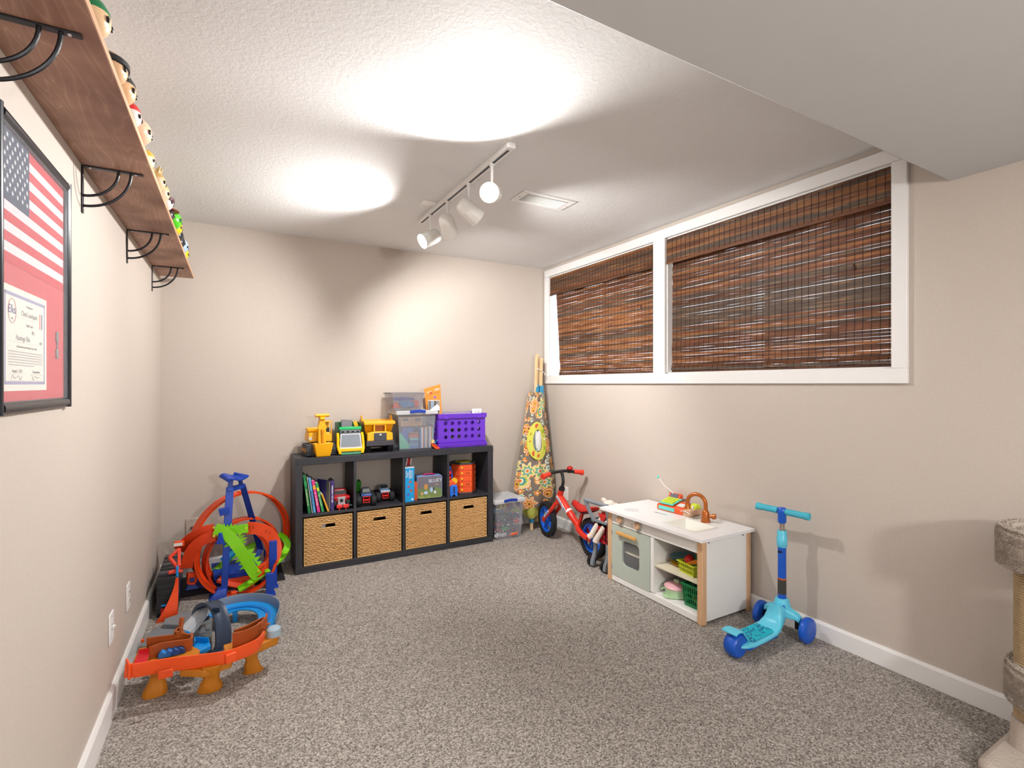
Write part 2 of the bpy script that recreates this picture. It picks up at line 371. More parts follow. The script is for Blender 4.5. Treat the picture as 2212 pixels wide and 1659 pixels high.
def basket():
    w, d, h = cw - .016, .27, ch - .014
    r = thing('storage_basket', '', 'basket')
    g = G(); g.box(0, .012, .012, d, 0, h).box(w - .012, w, .012, d, 0, h).box(0, w, d - .012, d, 0, h).box(0, w, .012, d, 0, .012)
    hx0, hx1, hz0, hz1 = w / 2 - .049, w / 2 + .049, h - .078, h - .048
    g.box(0, w, .008, .018, 0, hz0).box(0, w, .008, .018, hz1, h).box(0, hx0, .008, .018, hz0, hz1).box(hx1, w, .008, .018, hz0, hz1)
    obj('body', g, wickin, r)
    g = G(); rng = random.Random(3); nx, nz = 11, 24; px = w / nx; pz = (h - .012) / nz
    for j in range(nz):
        for i in range(nx + 1):
            x = (i + (.5 if j % 2 else 0)) * px; z = .012 + (j + .5) * pz
            if x < .004 or x > w - .004: continue
            if hx0 - .006 < x < hx1 + .006 and hz0 - .002 < z < hz1 + .002: continue
            lx = min(px * .62, x + .004, w + .004 - x)
            g.ball((x, .0065 + rng.uniform(-.0015, .0015), z + rng.uniform(-.001, .001)), (lx, .0075, pz * .60), 6, RY(rng.uniform(-.12, .12)))
    o = obj('weave', g, wickm, r, smooth=True); o['kind'] = 'stuff'
    g = G(); g.tube([(.004, .006, 0), (.004, .004, h)], .005, 6).tube([(w - .004, .006, 0), (w - .004, .004, h)], .005, 6)
    g.tube([(0, .004, .005), (w, .004, .005)], .006, 6).tube([(0, .005, h - .003), (w, .005, h - .003)], .005, 6)
    for p, q in (((hx0, hz0), (hx1, hz0)), ((hx0, hz1), (hx1, hz1)), ((hx0, hz0), (hx0, hz1)), ((hx1, hz0), (hx1, hz1))): g.tube([(p[0], .006, p[1]), (q[0], .006, q[1])], .0045, 6)
    obj('rim', g, wickb, r, smooth=True)
    return r
b0 = basket()
blab = ['woven straw basket, bottom cube nearest the loop track, white paper in handle slot', 'woven straw basket under the two monster trucks cube', 'woven straw basket under the lunch box cube', 'woven straw basket under the orange drum toy cube']
for i in range(4):
    b = b0 if i == 0 else copy_tree(b0); b.location = (BX + CX[i] + .008, BY + .006, fr + .001)
    tag(b, blab[i], 'basket', 'woven baskets in the bookcase')
tag(obj('paper_bundle', G().box(-.03, .03, -.003, .003, 0, .268, RX(.02)).box(-.012, .03, .006, .01, 0, .25, RY(-.05)), mat('paper_white', '#d5dae2', .7), loc=(BX + CX[0] + .12, BY + .045, fr + .016)), 'white paper seen through handle slot of a straw basket', 'paper')
# ================================================================ toys on top of the bookcase (fronts face -y)
tz = BZ; cy_ = mat('digger_yellow', '#f2ae06', .35); cyd = mat('digger_amber', '#dd9204', .4); blk = black
# ---- excavator
e = thing('toy_excavator', 'yellow toy excavator on dark tracks with lowered bucket', 'toy digger', (.935, 3.745, tz), rad(4))
for s_ in (-1, 1):
    tr = obj('crawler_track', G().prism([(-.085, .04), (-.078, .014), (-.055, 0), (.055, 0), (.078, .014), (.085, .04), (.078, .068), (.06, .082), (-.06, .082), (-.078, .068)], s_ * .080 - .02, s_ * .080 + .02, 'x'), mat('track_grey', '#34373d', .6), e, bevel=.004)
    pm_ = mesh('track_pad', G().box(-.021, .021, -.004, .004, -.002, .003), mat('track_grey', '#34373d', .6))
    for k_ in range(5): link('track_pad', pm_, tr, (s_ * .078, -.083 + abs(k_ - 2) * .003, .012 + k_ * .0145), (math.pi / 2, 0, 0))
    for y in (-.055, 0, .055): obj('road_wheel', G().lathe([(.016, 0), (.014, .004), (0, .005)], 14, T(s_ * .098, y, .04) @ RY(s_ * math.pi / 2)), cyd, tr, smooth=True)
obj('undercarriage', box(-.058, .058, -.07, .07, .025, .086), cy_, e, bevel=.004)
obj('turntable', G().lathe([(.055, .084), (.055, .096)], 20), blk, e, smooth=True)
obj('house', G().prism([(-.078, .096), (.078, .096), (.078, .15), (.07, .158), (-.07, .158), (-.078, .145)], -.045, .09, 'y'), cy_, e, bevel=.006)
obj('engine_cover', box(-.074, .03, .02, .088, .158, .188), cy_, e, bevel=.008)
cb_ = G()
for a in ((.022, .074, -.055, -.05, .096, .145), (.022, .074, .02, .026, .158, .235), (.022, .074, -.05, .026, .229, .238)): cb_.box(*a)
for x in (.022, .068): cb_.box(x, x + .006, -.055, -.047, .14, .232)
obj('cab', cb_, cy_, e, bevel=.002); obj('cab_seat', box(.035, .062, -.03, .01, .158, .192), blk, e, bevel=.004)
obj('headlamp', box(-.0785, -.055, -.047, -.043, .108, .13), mat('lamp_lens', '#c9c6bd', .2), e, bevel=.003)
bm_ = obj('boom', G().loft([[(-.016, y - .016, z - .014), (.016, y - .016, z - .014), (.016, y + .016, z + .014), (-.016, y + .016, z + .014)] for y, z in ((-.02, .14), (-.045, .205), (-.075, .26), (-.095, .27))]), cy_, e, bevel=.004)
obj('push_bar', G().cyl((-.045, -.088, .280), (.045, -.088, .280), .0115, n=16), cy_, bm_, smooth=True)
obj('dipper_arm', G().loft([[(-w, -.085 - .012, z), (w, -.085 - .012, z), (w, -.085 + .012, z), (-w, -.085 + .012, z)] for w, z in ((.016, .262), (.020, .22), (.030, .205), (.030, .19), (.022, .185), (.026, .17), (.026, .1), (.02, .07))]), cy_, e, bevel=.002)
obj('hydraulic_ram', G().cyl((0, -.101, .09), (0, -.101, .175), .007, n=10).cyl((0, -.101, .16), (0, -.101, .185), .010, n=10), cyd, e, smooth=True)
obj('bucket', G().loft([[(-w, y0, z), (w, y0, z), (w, y1, z), (-w, y1, z)] for w, y0, y1, z in ((.044, -.130, -.105, .002), (.050, -.138, -.09, .03), (.062, -.145, -.075, .092), (.057, -.141, -.08, .092), (.046, -.132, -.095, .04))]), cy_, e, bevel=.002)
# ---- garbage truck
t = thing('toy_garbage_truck', 'green and yellow toy garbage truck with grey front scoop', 'toy truck', (1.138, 3.755, tz), rad(-3)); gt = mat('truck_green', '#0b8a44', .35); gtd = mat('truck_dark_green', '#08552d', .45); silv = mat('truck_silver', '#a9adb4', .35, .2)
obj('hopper', G().box(-.08, -.074, -.06, .12, .05, .215).box(.074, .08, -.06, .12, .05, .215).box(-.08, .08, .114, .12, .05, .215).box(-.08, .08, -.06, -.054, .05, .19).box(-.08, .08, -.06, .12, .04, .05), gtd, t, bevel=.002)
obj('cab_visor', G().prism([(-.078, .172), (.078, .172), (.074, .192), (-.074, .192)], -.082, -.056, 'y'), mat('visor_green', '#12b262', .35), t, bevel=.003)
obj('dash_strip', G().box(-.068, .068, -.0015, .0015, -.013, .013, T(0, -.078, .158) @ RX(.5)), silv, t)
for i in range(4): obj('badge', G().box(-.009, .009, -.001, .001, -.005, .005, T(-.051 + i * .034, -.0795, .158) @ RX(.5)), blk, t)
obj('windscreen_frame', G().loft([[(-w, y, z), (w, y, z), (w, y + .006, z), (-w, y + .006, z)] for w, y, z in ((.075, -.115, .045), (.068, -.09, .145))]), mat('silver_lilac', '#c3c4cf', .3, .1), t)
obj('windscreen', G().loft([[(-w, y, z), (w, y, z), (w, y + .003, z), (-w, y + .003, z)] for w, y, z in ((.068, -.1155, .056), (.060, -.0945, .138))]), mat('screen_grey', '#7d858d', .25), t)
for s_ in (-1, 1): obj('lift_arm', G().tube(smoothpath([(s_ * .083, -.06, .145), (s_ * .084, -.09, .11), (s_ * .086, -.10, .065), (s_ * .082, -.118, .035), (s_ * .074, -.128, .008)], 4), .010, 8), yellow, t, smooth=True)
obj('bumper', box(-.078, .078, -.128, -.108, .022, .045), yellow, t, bevel=.004); obj('lower_grille', box(-.07, .07, -.122, -.108, .002, .02), mat('grille_green', '#57a57b', .4), t, bevel=.002)
obj('chassis', box(-.07, .07, -.105, .115, .02, .042), blk, t, bevel=.003)
for x in (-.07, .07):
    for y in (-.06, .075): obj('wheel', G().lathe([(.01, -.012), (.03, -.012), (.032, 0), (.03, .012), (.01, .012)], 18, T(x, y, .032) @ RY(math.pi / 2)), rubber, t, smooth=True)
obj('loaded_block', G().box(-.045, .03, 0, .05, 0, .085, T(-.01, -.02, .155) @ RX(-.2) @ RY(.08)), mat('block_grey', '#6d6c70', .5), t, bevel=.003)
obj('loaded_wheel', G().lathe([(.03, -.012), (.03, .012)], 18, T(.05, -.02, .20) @ RX(.5) @ RY(1.2)), mat('amber_part', '#e6a315', .4), t, smooth=True)
# ---- dump truck
t = thing('toy_dump_truck', 'large yellow toy dump truck with dark bumper', 'toy truck', (1.348, 3.775, tz), rad(-4))
obj('tipper_bed', G().loft([[(-w, y0, z), (w, y0, z), (w, y1, z), (-w, y1, z)] for w, y0, y1, z in ((.085, -.03, .11, .10), (.10, -.065, .125, .165), (.112, -.085, .13, .225), (.104, -.075, .122, .225), (.09, -.05, .115, .16))]), cy_, t, bevel=.002)
obj('bed_canopy', G().loft([[(-.112, y, z), (.112, y, z), (.112, y, z + .022), (-.112, y, z + .022)] for y, z in ((-.122, .20), (-.06, .206))]), cy_, t, bevel=.004)
for s_ in (-1, 1): obj('bed_wing', G().prism([(-.09, .2), (-.02, .215), (.02, .255), (.04, .262), (.06, .20)], s_ * .108 - .006, s_ * .108 + .006, 'x'), cyd, t, bevel=.002)
c_ = G()
for a in ((-.045, -.035, -.118, -.04, .145, .205), (.035, .045, -.118, -.04, .145, .205), (-.045, .045, -.118, -.04, .195, .206), (-.045, .045, -.06, -.04, .145, .205)): c_.box(*a)
obj('cab', c_, cy_, t, bevel=.002); obj('cab_interior', box(-.034, .034, -.075, -.062, .145, .194), mat('cab_amber', '#b87406', .5), t)
obj('hood', G().prism([(-.092, .085), (.092, .085), (.09, .14), (.05, .15), (-.05, .15), (-.09, .14)], -.128, -.035, 'y'), cy_, t, bevel=.004)
obj('radiator', G().box(-.045, .045, -.136, -.124, .082, .142), dkgrey, t, bevel=.008)
obj('maker_badge', box(-.007, .007, -.1368, -.1358, .124, .135), mat('badge_pale', '#d8d2c4', .5), t)
obj('bumper', box(-.1, .1, -.135, -.09, .048, .086), mat('bumper_grey', '#3c3b42', .5), t, bevel=.004)
obj('chassis', box(-.05, .05, -.09, .12, .04, .1), blk, t, bevel=.003)
for x in (-.082, .082):
    for y in (-.055, .075):
        w_ = obj('wheel', G().lathe([(.02, -.02), (.044, -.02), (.047, -.01), (.047, .01), (.044, .02), (.02, .02)], 20, T(x, y, .047) @ RY(math.pi / 2)), rubber, t, smooth=True)
        g = G()
        for k_ in range(18): a = k_ * math.pi / 9; g.box(-.02, .02, -.003, .003, .045, .0505, T(x, y, .047) @ RX(a))
        obj('tyre_lugs', g, rubber, w_)
# ---- storage bins
haze = clear('bin_plastic', '#ccd0da', .19, .2); hazeg = clear('bin_smoke', '#a09aa0', .30, .2); lidm = mat('lid_white', '#dcdde2', .35); hb_ = mat('latch_blue', '#1c3fa8', .35)
def shell(x0, x1, y0, y1, h, tp, t=.003):
    a = tp; g = G()
    def q(i, z, k_): return [(x0 + i + k_, y0 + i + k_, z), (x1 - i - k_, y0 + i + k_, z), (x1 - i - k_, y1 - i - k_, z), (x0 + i + k_, y1 - i - k_, z)]
    g.loft([q(a, 0, 0), q(0, h, 0), q(0, h, t), q(a, .004, t)], True); return g
def clearbin(name, label, loc, rz, w, d, h, m, lid=True):
    r = thing(name, label, 'storage bin', loc, rz)
    obj('tub', shell(-w / 2, w / 2, -d / 2, d / 2, h, .018), m, r)
    if lid:
        obj('lid', G().loft([[(sx * (w / 2 + o), sy * (d / 2 + o), z) for sx, sy in ((-1, -1), (1, -1), (1, 1), (-1, 1))] for o, z in ((.012, h - .018), (.012, h + .004), (.004, h + .010), (-.012, h + .010), (-.016, h + .006), (-.02, h + .006))]), clear('lid_film', '#e4e6ea', .62, .3), r)
        obj('latch', G().sweep([(x, -d / 2 - .016, h - .006 + .012 * math.cos(x / .06)) for x in [-.06 + k_ * .012 for k_ in range(11)]], [(-.006, -.011), (.006, -.011), (.006, .011), (-.006, .011)], (0, 0, 1)), hb_, r, bevel=.003)
    else:
        obj('rim', G().loft([[(sx * (w / 2 + o), sy * (d / 2 + o), z) for sx, sy in ((-1, -1), (1, -1), (1, 1), (-1, 1))] for o, z in ((0, h - .012), (.007, h - .012), (.007, h), (0, h))], False, True), m, r)
        obj('lid_panel', box(-w / 2, w / 2, -d / 2, d / 2, h - .006, h), m, r)
    return r
BB = (1.627, 3.775, tz)
clearbin('storage_bin', 'clear lidded storage bin with blue latch on the bookcase, full of books', BB, 0, .30, .20, .285, haze)
rng = random.Random(5)
bkc = ['#3f6fb0', '#d8dce0', '#b0522c', '#5a86a8', '#c9c2b0', '#7a4a3a', '#2c5f8c', '#d0d4d8', '#b86a4a', '#6aa0a0']
for i in range(10): tag(obj('picture_book', box(-.0045, .0045, -.07, .07, 0, .15 + .006 * (i % 3)), mat('cover_' + bkc[i][1:], bkc[i], .6), loc=(1.665 + i * .0105, 3.772, tz + .006)), '%s book standing inside the clear bin on the bookcase' % ['blue', 'white', 'rust', 'steel blue', 'cream', 'brown', 'dark blue', 'pale grey', 'salmon', 'teal grey'][i], 'book', 'books in the clear bin')
for i in range(6): tag(obj('board_book', box(-.034, .034, -.06, .06, 0, .019), mat('board_' + bkc[i][1:], bkc[(i * 3) % 10], .6), loc=(1.614, 3.772, tz + .006 + i * .0205)), '%s board book, number %s from below in the stack inside the clear bin' % (['blue', 'pale blue', 'salmon', 'rust', 'brown', 'teal'][i], ['one', 'two', 'three', 'four', 'five', 'six'][i]), 'book', 'books in the clear bin')
tag(obj('puzzle_board', G().box(-.045, .045, -.003, .003, 0, .16, RY(.25)), mat('board_blue', '#2d57a8', .5), loc=(1.548, 3.755, tz + .012)), 'blue board leaning inside the clear bin', 'board')
tag(obj('foam_sheet', G().prism([(-.05, 0), (.05, 0), (-.05, .13)], -.003, .003, 'y'), mat('sheet_teal', '#3fae8c', .6), loc=(1.553, 3.722, tz + .007)), 'teal triangular sheet at the front of the clear bin', 'sheet')
q = thing('toy_bus', 'tan toy bus lying on the books inside the clear bin', 'toy bus', (1.60, 3.765, tz + .172)); tan = mat('bus_tan', '#c99a4e', .5)
obj('body', box(-.085, .085, -.04, .04, .0, .07), tan, q, bevel=.008)
for x in (-.05, .05): obj('window', box(x - .022, x + .022, -.0412, -.0395, .04, .062), dkgrey, q, bevel=.004)
obj('grille', box(-.07, .07, -.0412, -.0395, .008, .03), mat('grille_amber', '#9a6e2f', .5), q)
clearbin('small_bin', 'small smoky plastic bin of toy blasters stacked on the larger bin', (1.560, 3.785, tz + .2955), rad(2), .255, .19, .135, hazeg, False)
for (n, lb, pl_y, c, pts) in (('toy_blaster', 'blue and orange toy blaster in the smoky bin', 3.752, '#1c7fb8', [(-.03, .02), (.06, .02), (.075, .05), (.03, .07), (-.05, .07), (-.06, .05)]), ('toy_blaster_grip', 'orange toy blaster at the left in the smoky bin', 3.765, '#e5522a', [(-.10, .015), (-.04, .015), (-.03, .04), (-.05, .06), (-.085, .055)]), ('toy_magazine', 'orange dart clip at the right in the smoky bin', 3.765, '#e5522a', [(.06, .02), (.105, .02), (.105, .07), (.055, .068)]), ('toy_racket', 'dark blue flat toy across the smoky bin', 3.80, '#2a4f9c', [(-.085, .072), (.09, .072), (.075, .09), (0, .098), (-.07, .1)])):
    tag(obj(n, G().prism(pts, -.012, .012, 'y'), mat('blaster_' + c[1:], c, .4), loc=(1.560, pl_y, tz + .298), bevel=.004), lb, 'toy blaster')
# ---- purple crate
pm = mat('crate_purple', '#6a35c8', .4, var=.04); cr_ = thing('milk_crate', 'purple plastic crate with rows of round holes on the bookcase', 'crate', (1.995, 3.775, tz), rad(0)); w, d, h = .40, .235, .262
fp = G().holes(w, .185, 6, 3, .0155, .028, .012, .006, T(-w / 2, -d / 2 + .006, .042))
obj('front_wall', fp, pm, cr_, smooth=True); obj('rear_wall', G().holes(w, .185, 6, 3, .0155, .028, .012, .006, T(-w / 2, d / 2 - .012, .042)), pm, cr_, smooth=True)
for s_ in (-1, 1): obj('end_wall', G().holes(d - .024, .185, 3, 3, .0155, .03, .012, .006, T(s_ * (w / 2 - (0 if s_ < 0 else .006)), -d / 2 + .012, .042) @ RZ(math.pi / 2)), pm, cr_, smooth=True)
def collar(z0, z1, o): return G().loft([[(sx * (w / 2 + a), sy * (d / 2 + a), z) for sx, sy in ((-1, -1), (1, -1), (1, 1), (-1, 1))] for a, z in ((-.004, z0), (o, z0), (o + .003, z1), (-.004, z1))], False, True)
obj('top_rim', collar(.226, .262, .006), pm, cr_, bevel=.002); obj('foot_rim', collar(0, .03, .008), pm, cr_, bevel=.002); obj('mid_band', collar(.03, .042, 0), pm, cr_); obj('floor_plate', box(-w / 2, w / 2, -d / 2, d / 2, .003, .007), pm, cr_)
for x in (-.14, .14): obj('rim_notch', G().box(x - .018, x + .018, -d / 2 - .0115, -d / 2 - .006, .222, .244), pm, cr_, bevel=.004); obj('foot_notch', G().box(x - .016, x + .016, -d / 2 - .0088, -d / 2 - .0078, .004, .016), mat('crate_slot', '#3d1f7c', .5), cr_)
ins = [('#2a8f78', 'teal'), ('#3a3f48', 'charcoal'), ('#d8861c', 'amber'), ('#a08a74', 'tan'), ('#c99028', 'mustard'), ('#e6e6ea', 'white')]
for i, (c, nm) in enumerate(ins): tag(obj('toy_ball', G().ball((0, 0, .03), .03, 14), mat('ball_' + c[1:], c, .5), smooth=True, loc=(1.845 + i * .061, 3.715, tz + .0075)), nm + ' ball seen through the holes of the purple crate', 'ball', 'balls in the purple crate')
tag(obj('toy_ring_stack', G().box(-.07, .07, -.03, .03, 0, .15), mat('grey_carton', '#55585e', .6), bevel=.01, loc=(1.985, 3.80, tz + .008)), 'dark grey box standing inside the purple crate', 'box')
tag(obj('clear_sheet', G().box(-.13, .13, -.08, .08, 0, .002, RX(.06)), clear('sheet_film', '#d8d6da', .45, .15), loc=(2.01, 3.785, tz + .255)), 'clear plastic sheet lying on top of the purple crate', 'sheet')
q = thing('name_card', 'white card with printed lines on the purple crate', 'card', (2.155, 3.735, tz + .256), rad(-6)); obj('card', G().box(-.04, .04, -.001, .001, 0, .038, RX(-.2)), mat('card_white', '#eceef0', .6), q)
scrib('lettering', .032, .008, mat('card_ink', '#6a6c72', .6), q, T(.006, -.0016, .0) @ RX(-.2) @ T(0, 0, .027), 21); scrib('lettering', .055, .011, mat('card_ink', '#6a6c72', .6), q, T(.004, -.0016, .0) @ RX(-.2) @ T(0, 0, .012), 22)
# ---- books between bin and crate
q = thing('orange_booklet', 'orange comic booklet standing up behind the purple crate', 'booklet', (1.815, 3.80, 1.02), rad(-14)); og = mat('cover_orange', '#ea8a1e', .5, var=.08, vscale=40)
obj('cover', G().prism([(-.062, 0), (.055, 0), (.045, .245), (-.085, .208)], -.004, .004, 'y', RX(-.06)), og, q)
scrib('title', .05, .02, mat('title_grey', '#cfd0cc', .5), q, RX(-.06) @ T(.012, -.0046, .205) @ RY(-.27), 23); scrib('title', .04, .016, mat('title_cream', '#f4c9a0', .5), q, RX(-.06) @ T(-.045, -.0046, .185) @ RY(-.27), 24); scrib('title', .1, .006, mat('title_brown', '#9a4a14', .5), q, RX(-.06) @ T(-.012, -.0046, .168) @ RY(-.27), 25)
for i, (c, x, z) in enumerate((('#3c6fb8', .02, .09), ('#e8c32c', -.005, .085), ('#6a5a50', -.03, .085), ('#b8481f', -.03, .175), ('#7a5fc0', .0, .14))): obj('cover_picture', G().box(-.009, .009, -.0008, .0008, -.028 if i < 3 else -.008, .028 if i < 3 else .008, RX(-.06) @ T(x, -.0045, z)), mat('pic_' + c[1:], c, .5), q)
q = thing('comic_book', 'grey comic book leaning in front of orange booklet', 'book', (1.79, 3.755, 1.035), rad(-8)); obj('cover', G().box(-.047, .047, -.004, .004, 0, .105, RX(-.05)), mat('comic_cream', '#cfc5b4', .6), q)
for i, c in enumerate(('#6e6862', '#8da0b8', '#5c5650', '#8d8880')): obj('comic_panel', G().box(-.0105, .0105, -.001, .001, -.045, .045, T(-.034 + i * .0225, -.0015, .053) @ RX(-.05)), mat('panel_' + c[1:], c, .6, var=.3, vscale=120), q)
tag(obj('note_paper', G().prism([(-.04, 0), (.045, 0), (.045, .03), (.03, .05)], -.001, .001, 'y', RX(-.2)), wplast, loc=(1.775, 3.71, 1.06)), 'torn white paper on the large bin lid', 'paper')
q = thing('orange_launcher', 'flat orange toy piece wedged under corner of the purple crate', 'toy piece', (1.764, 3.66, tz), rad(8)); obj('body', G().loft([[(-.018, y, z), (.018, y, z), (.018, y, z + .008), (-.018, y, z + .008)] for y, z in ((-.045, 0), (0, .012), (.04, .03))]), orange, q, bevel=.002)
obj('slot', G().bar((0, -.03, .0125), (0, .025, .0325), .008, .002), mat('slot_orange', '#a8330c', .5), q); obj('blue_clip', G().tube([(.01, .03, .03), (.022, .02, .055), (.02, .0, .062)], .005, 8), skyb, q, smooth=True); obj('cream_block', box(-.018, .008, .02, .045, .038, .065), mat('cream_block', '#dcc48a', .5), q, bevel=.002)
# ================================================================ things in the upper cubes
def cub(i, x, y): return (BX + CX[i] + x, BY + y, ZS)
def book(label, i, x, y, w, h, d, c, tilt, title=None, tc='#f2efe6', yaw=0, band=None):
    r = thing('book', label, 'book', cub(i, x, y), yaw, 'books in the left cube'); m = mat('bookcover_' + c[1:], c, .45)
    mt = RY(tilt)
    obj('cover', G().box(0, w, 0, .002, 0, h, mt).box(0, .0015, 0, d, 0, h, mt).box(w - .0015, w, 0, d, 0, h, mt), m, r)
    obj('pages', G().box(.0015, w - .0015, .002, d - .004, .002, h - .003, mt), mat('pages_cream', '#c9c2b4', .8, var=.15, vscale=150), r)
    if title: scrib('spine_title', h * .42, w * .55, mat('ink_' + tc[1:], tc, .5), r, mt @ T(w / 2, -.0007, h * .42) @ RY(math.pi / 2), title)
    if band: obj('spine_mark', G().box(.002, w - .002, -.0008, .001, h * .72, h * .84, mt), mat('mark_' + band[1:], band, .5), r)
    return r
book('dark green book leaning at the far left of the cube', 0, .036, .02, .020, .262, .2, '#0e7a40', -.13 + .0, 3, '#d7e6b0', band='#2f9c58')
book('thin white book beside dark green one', 0, .060, .022, .007, .245, .2, '#d7d9de', -.13)
book('light blue book between white and pink ones', 0, .070, .018, .017, .24, .2, '#57a9dc', -.14, 4, '#2a5f9c')
book('pink book leaning beside light blue one', 0, .094, .016, .021, .222, .19, '#e0348c', -.17, 5, '#f6d8e8', band='#f0a83a')
book('mid green book leaning beside pink one', 0, .121, .014, .019, .205, .19, '#2f9e5a', -.2, 6, '#bfe6b0', band='#c9d43a')
r = thing('purple_box_book', 'purple book standing open like a tent in the left cube', 'book', cub(0, .156, .03), 0)
pv = mat('cover_purple', '#43307e', .45)
obj('cover', G().box(.03, .05, 0, .002, 0, .205).box(.0485, .05, 0, .15, 0, .205).box(.03, .0315, 0, .15, 0, .205, T(.03, 0, 0) @ RZ(.5) @ T(-.03, 0, 0)), pv, r); obj('pages', G().box(.032, .048, .004, .14, .004, .198).box(.02, .032, .01, .12, .004, .198, T(.03, 0, 0) @ RZ(.3) @ T(-.03, 0, 0)), mat('pages_grey', '#6b655c', .8), r)
scrib('spine_title', .12, .013, wplast, r, T(.040, -.0007, .11) @ RY(math.pi / 2), 9)
r = thing('yellow_book', 'small book with yellow spine leaning on the purple one', 'book', cub(0, .158, .006), rad(0)); mt = T(.0, 0, 0) @ RY(-.33)
obj('cover', G().box(0, .012, 0, .002, 0, .13, mt).box(0, .002, 0, .1, 0, .13, mt), mat('cover_yellow', '#e9a92a', .45), r); obj('pages', G().box(.002, .012, .002, .1, .002, .128, mt), mat('pages_white', '#d5d2c8', .7), r)
def monster(label, loc, rz, body, roof, stripe, s=1., wheelr=.042):
    r = thing('monster_truck', label, 'toy truck', loc, rz, 'monster trucks in the bookcase'); m = mat('mt_' + body[1:], body, .3)
    for x in (-1, 1):
        for y in (-1, 1):
            w_ = obj('wheel', G().lathe([(.015, -.02), (wheelr * .8, -.021), (wheelr * .97, -.014), (wheelr, -.006), (wheelr, .006), (wheelr * .97, .014), (wheelr * .8, .021), (.015, .02)], 20, T(x * .058, y * .062, wheelr) @ RY(math.pi / 2)), rubber, r, smooth=True)
            obj('rim', G().lathe([(.018, 0), (.02, .004), (.008, .006), (0, .006)], 14, T(x * .058 + x * .02, y * .062, wheelr) @ RY(x * math.pi / 2)), chrome, w_, smooth=True)
    obj('chassis', G().box(-.03, .03, -.08, .08, .045, .06).box(-.028, -.022, -.09, -.084, .03, .085).box(.022, .028, -.09, -.084, .03, .085).box(-.028, .028, -.09, -.084, .03, .036).box(-.028, .028, -.09, -.084, .078, .085), red, r, bevel=.001)
    obj('body', G().loft([[(-w, y0, z), (w, y0, z), (w, y1, z), (-w, y1, z)] for w, y0, y1, z in ((.036, -.078, .085, .070), (.042, -.085, .09, .082), (.042, -.084, .09, .098), (.036, -.075, .085, .104))]), m, r, bevel=.004)
    obj('cab', G().loft([[(-w, y0, z), (w, y0, z), (w, y1, z), (-w, y1, z)] for w, y0, y1, z in ((.036, -.035, .045, .102), (.030, -.012, .032, .132), (.027, -.008, .028, .135))]), mat('mt_' + roof[1:], roof, .3), r, bevel=.004)
    obj('windscreen', G().loft([[(-w, y, z), (w, y, z), (w, y + .003, z), (-w, y + .003, z)] for w, y, z in ((.031, -.034, .106), (.026, -.016, .129))]), black, r)
    obj('front_stripe', G().box(-.04, .04, -.0865, -.083, .086, .096), mat('mt_' + stripe[1:], stripe, .35), r, bevel=.001)
    r.scale = (s, s, s); return r
monster('monster truck with blue, white and orange nose, nearest in its cube', cub(1, .090, .105), rad(-10), '#33465f', '#1d2530', '#1f62c4', .87)
monster('monster truck with grey blue body behind the orange nosed one', cub(1, .240, .175), rad(-6), '#6684a8', '#44607f', '#c9d0d8', .85)
t = thing('green_dump_bed', 'dark green toy truck bed at the side of the second cube', 'toy truck', cub(1, .046, .245), rad(-4)); obj('bed', G().loft([[(-w, y0, z), (w, y0, z), (w, y1, z), (-w, y1, z)] for w, y0, y1, z in ((.025, -.03, .05, .06), (.034, -.045, .06, .12), (.036, -.05, .06, .15), (.03, -.04, .055, .15), (.028, -.03, .05, .09))]), mat('bed_green', '#2f8a26', .4), t); obj('chassis', box(-.024, .024, -.045, .06, .03, .058), black, t)
for x in (-.028, .028):
    for y in (-.03, .04): obj('wheel', G().lathe([(.008, -.009), (.028, -.009), (.028, .009), (.008, .009)], 16, T(x, y, .028) @ RY(math.pi / 2)), rubber, t, smooth=True)
# red truck
t = thing('red_toy_truck', 'red toy jeep with silver grille beside the purple book', 'toy truck', cub(0, .262, .12), rad(-4)); rt = mat('jeep_red', '#b4161c', .3)
obj('body', G().loft([[(-w, y0, z), (w, y0, z), (w, y1, z), (-w, y1, z)] for w, y0, y1, z in ((.044, -.07, .09, .045), (.05, -.075, .095, .06), (.05, -.075, .095, .082), (.044, -.07, .09, .09))]), rt, t, bevel=.005)
obj('cabin', G().loft([[(-w, y0, z), (w, y0, z), (w, y1, z), (-w, y1, z)] for w, y0, y1, z in ((.044, -.02, .06, .088), (.04, -.005, .055, .122), (.038, 0, .05, .126))]), rt, t, bevel=.003); obj('windscreen', G().loft([[(-w, y, z), (w, y, z), (w, y + .003, z), (-w, y + .003, z)] for w, y, z in ((.040, -.0195, .093), (.037, -.009, .116))]), mat('jeep_glass', '#2c3a3c', .2), t)
obj('grille', G().prism([(-.028, .03), (.028, .03), (.022, .055), (.026, .085), (-.026, .085), (-.022, .055)], -.083, -.074, 'y'), silv, t, bevel=.002); obj('grille_hole', G().lathe([(.012, 0), (.012, .001)], 14, T(0, -.0835, .06) @ RX(math.pi / 2)), black, t)
for x in (-1, 1):
    obj('front_fender', G().ball((x * .045, -.055, .075), (.018, .03, .016), 12), rt, t, smooth=True)
    for y in (-.05, .06): obj('wheel', G().lathe([(.01, -.012), (.034, -.012), (.036, 0), (.034, .012), (.01, .012)], 18, T(x * .044, y, .036) @ RY(math.pi / 2)), rubber, t, smooth=True)
t = thing('red_toy_car', 'flat red toy part with knobs in front of the red jeep', 'toy car', cub(0, .262, .026), rad(-3)); rr_ = mat('part_red', '#e0302a', .35)
for x in (-.022, .022): obj('block', box(x - .019, x + .019, -.012, .012, .012, .034), rr_, t, bevel=.003); obj('foot', G().lathe([(.008, 0), (.004, .006), (.004, .014)], 10, T(x, 0, 0)), rr_, t, smooth=True)
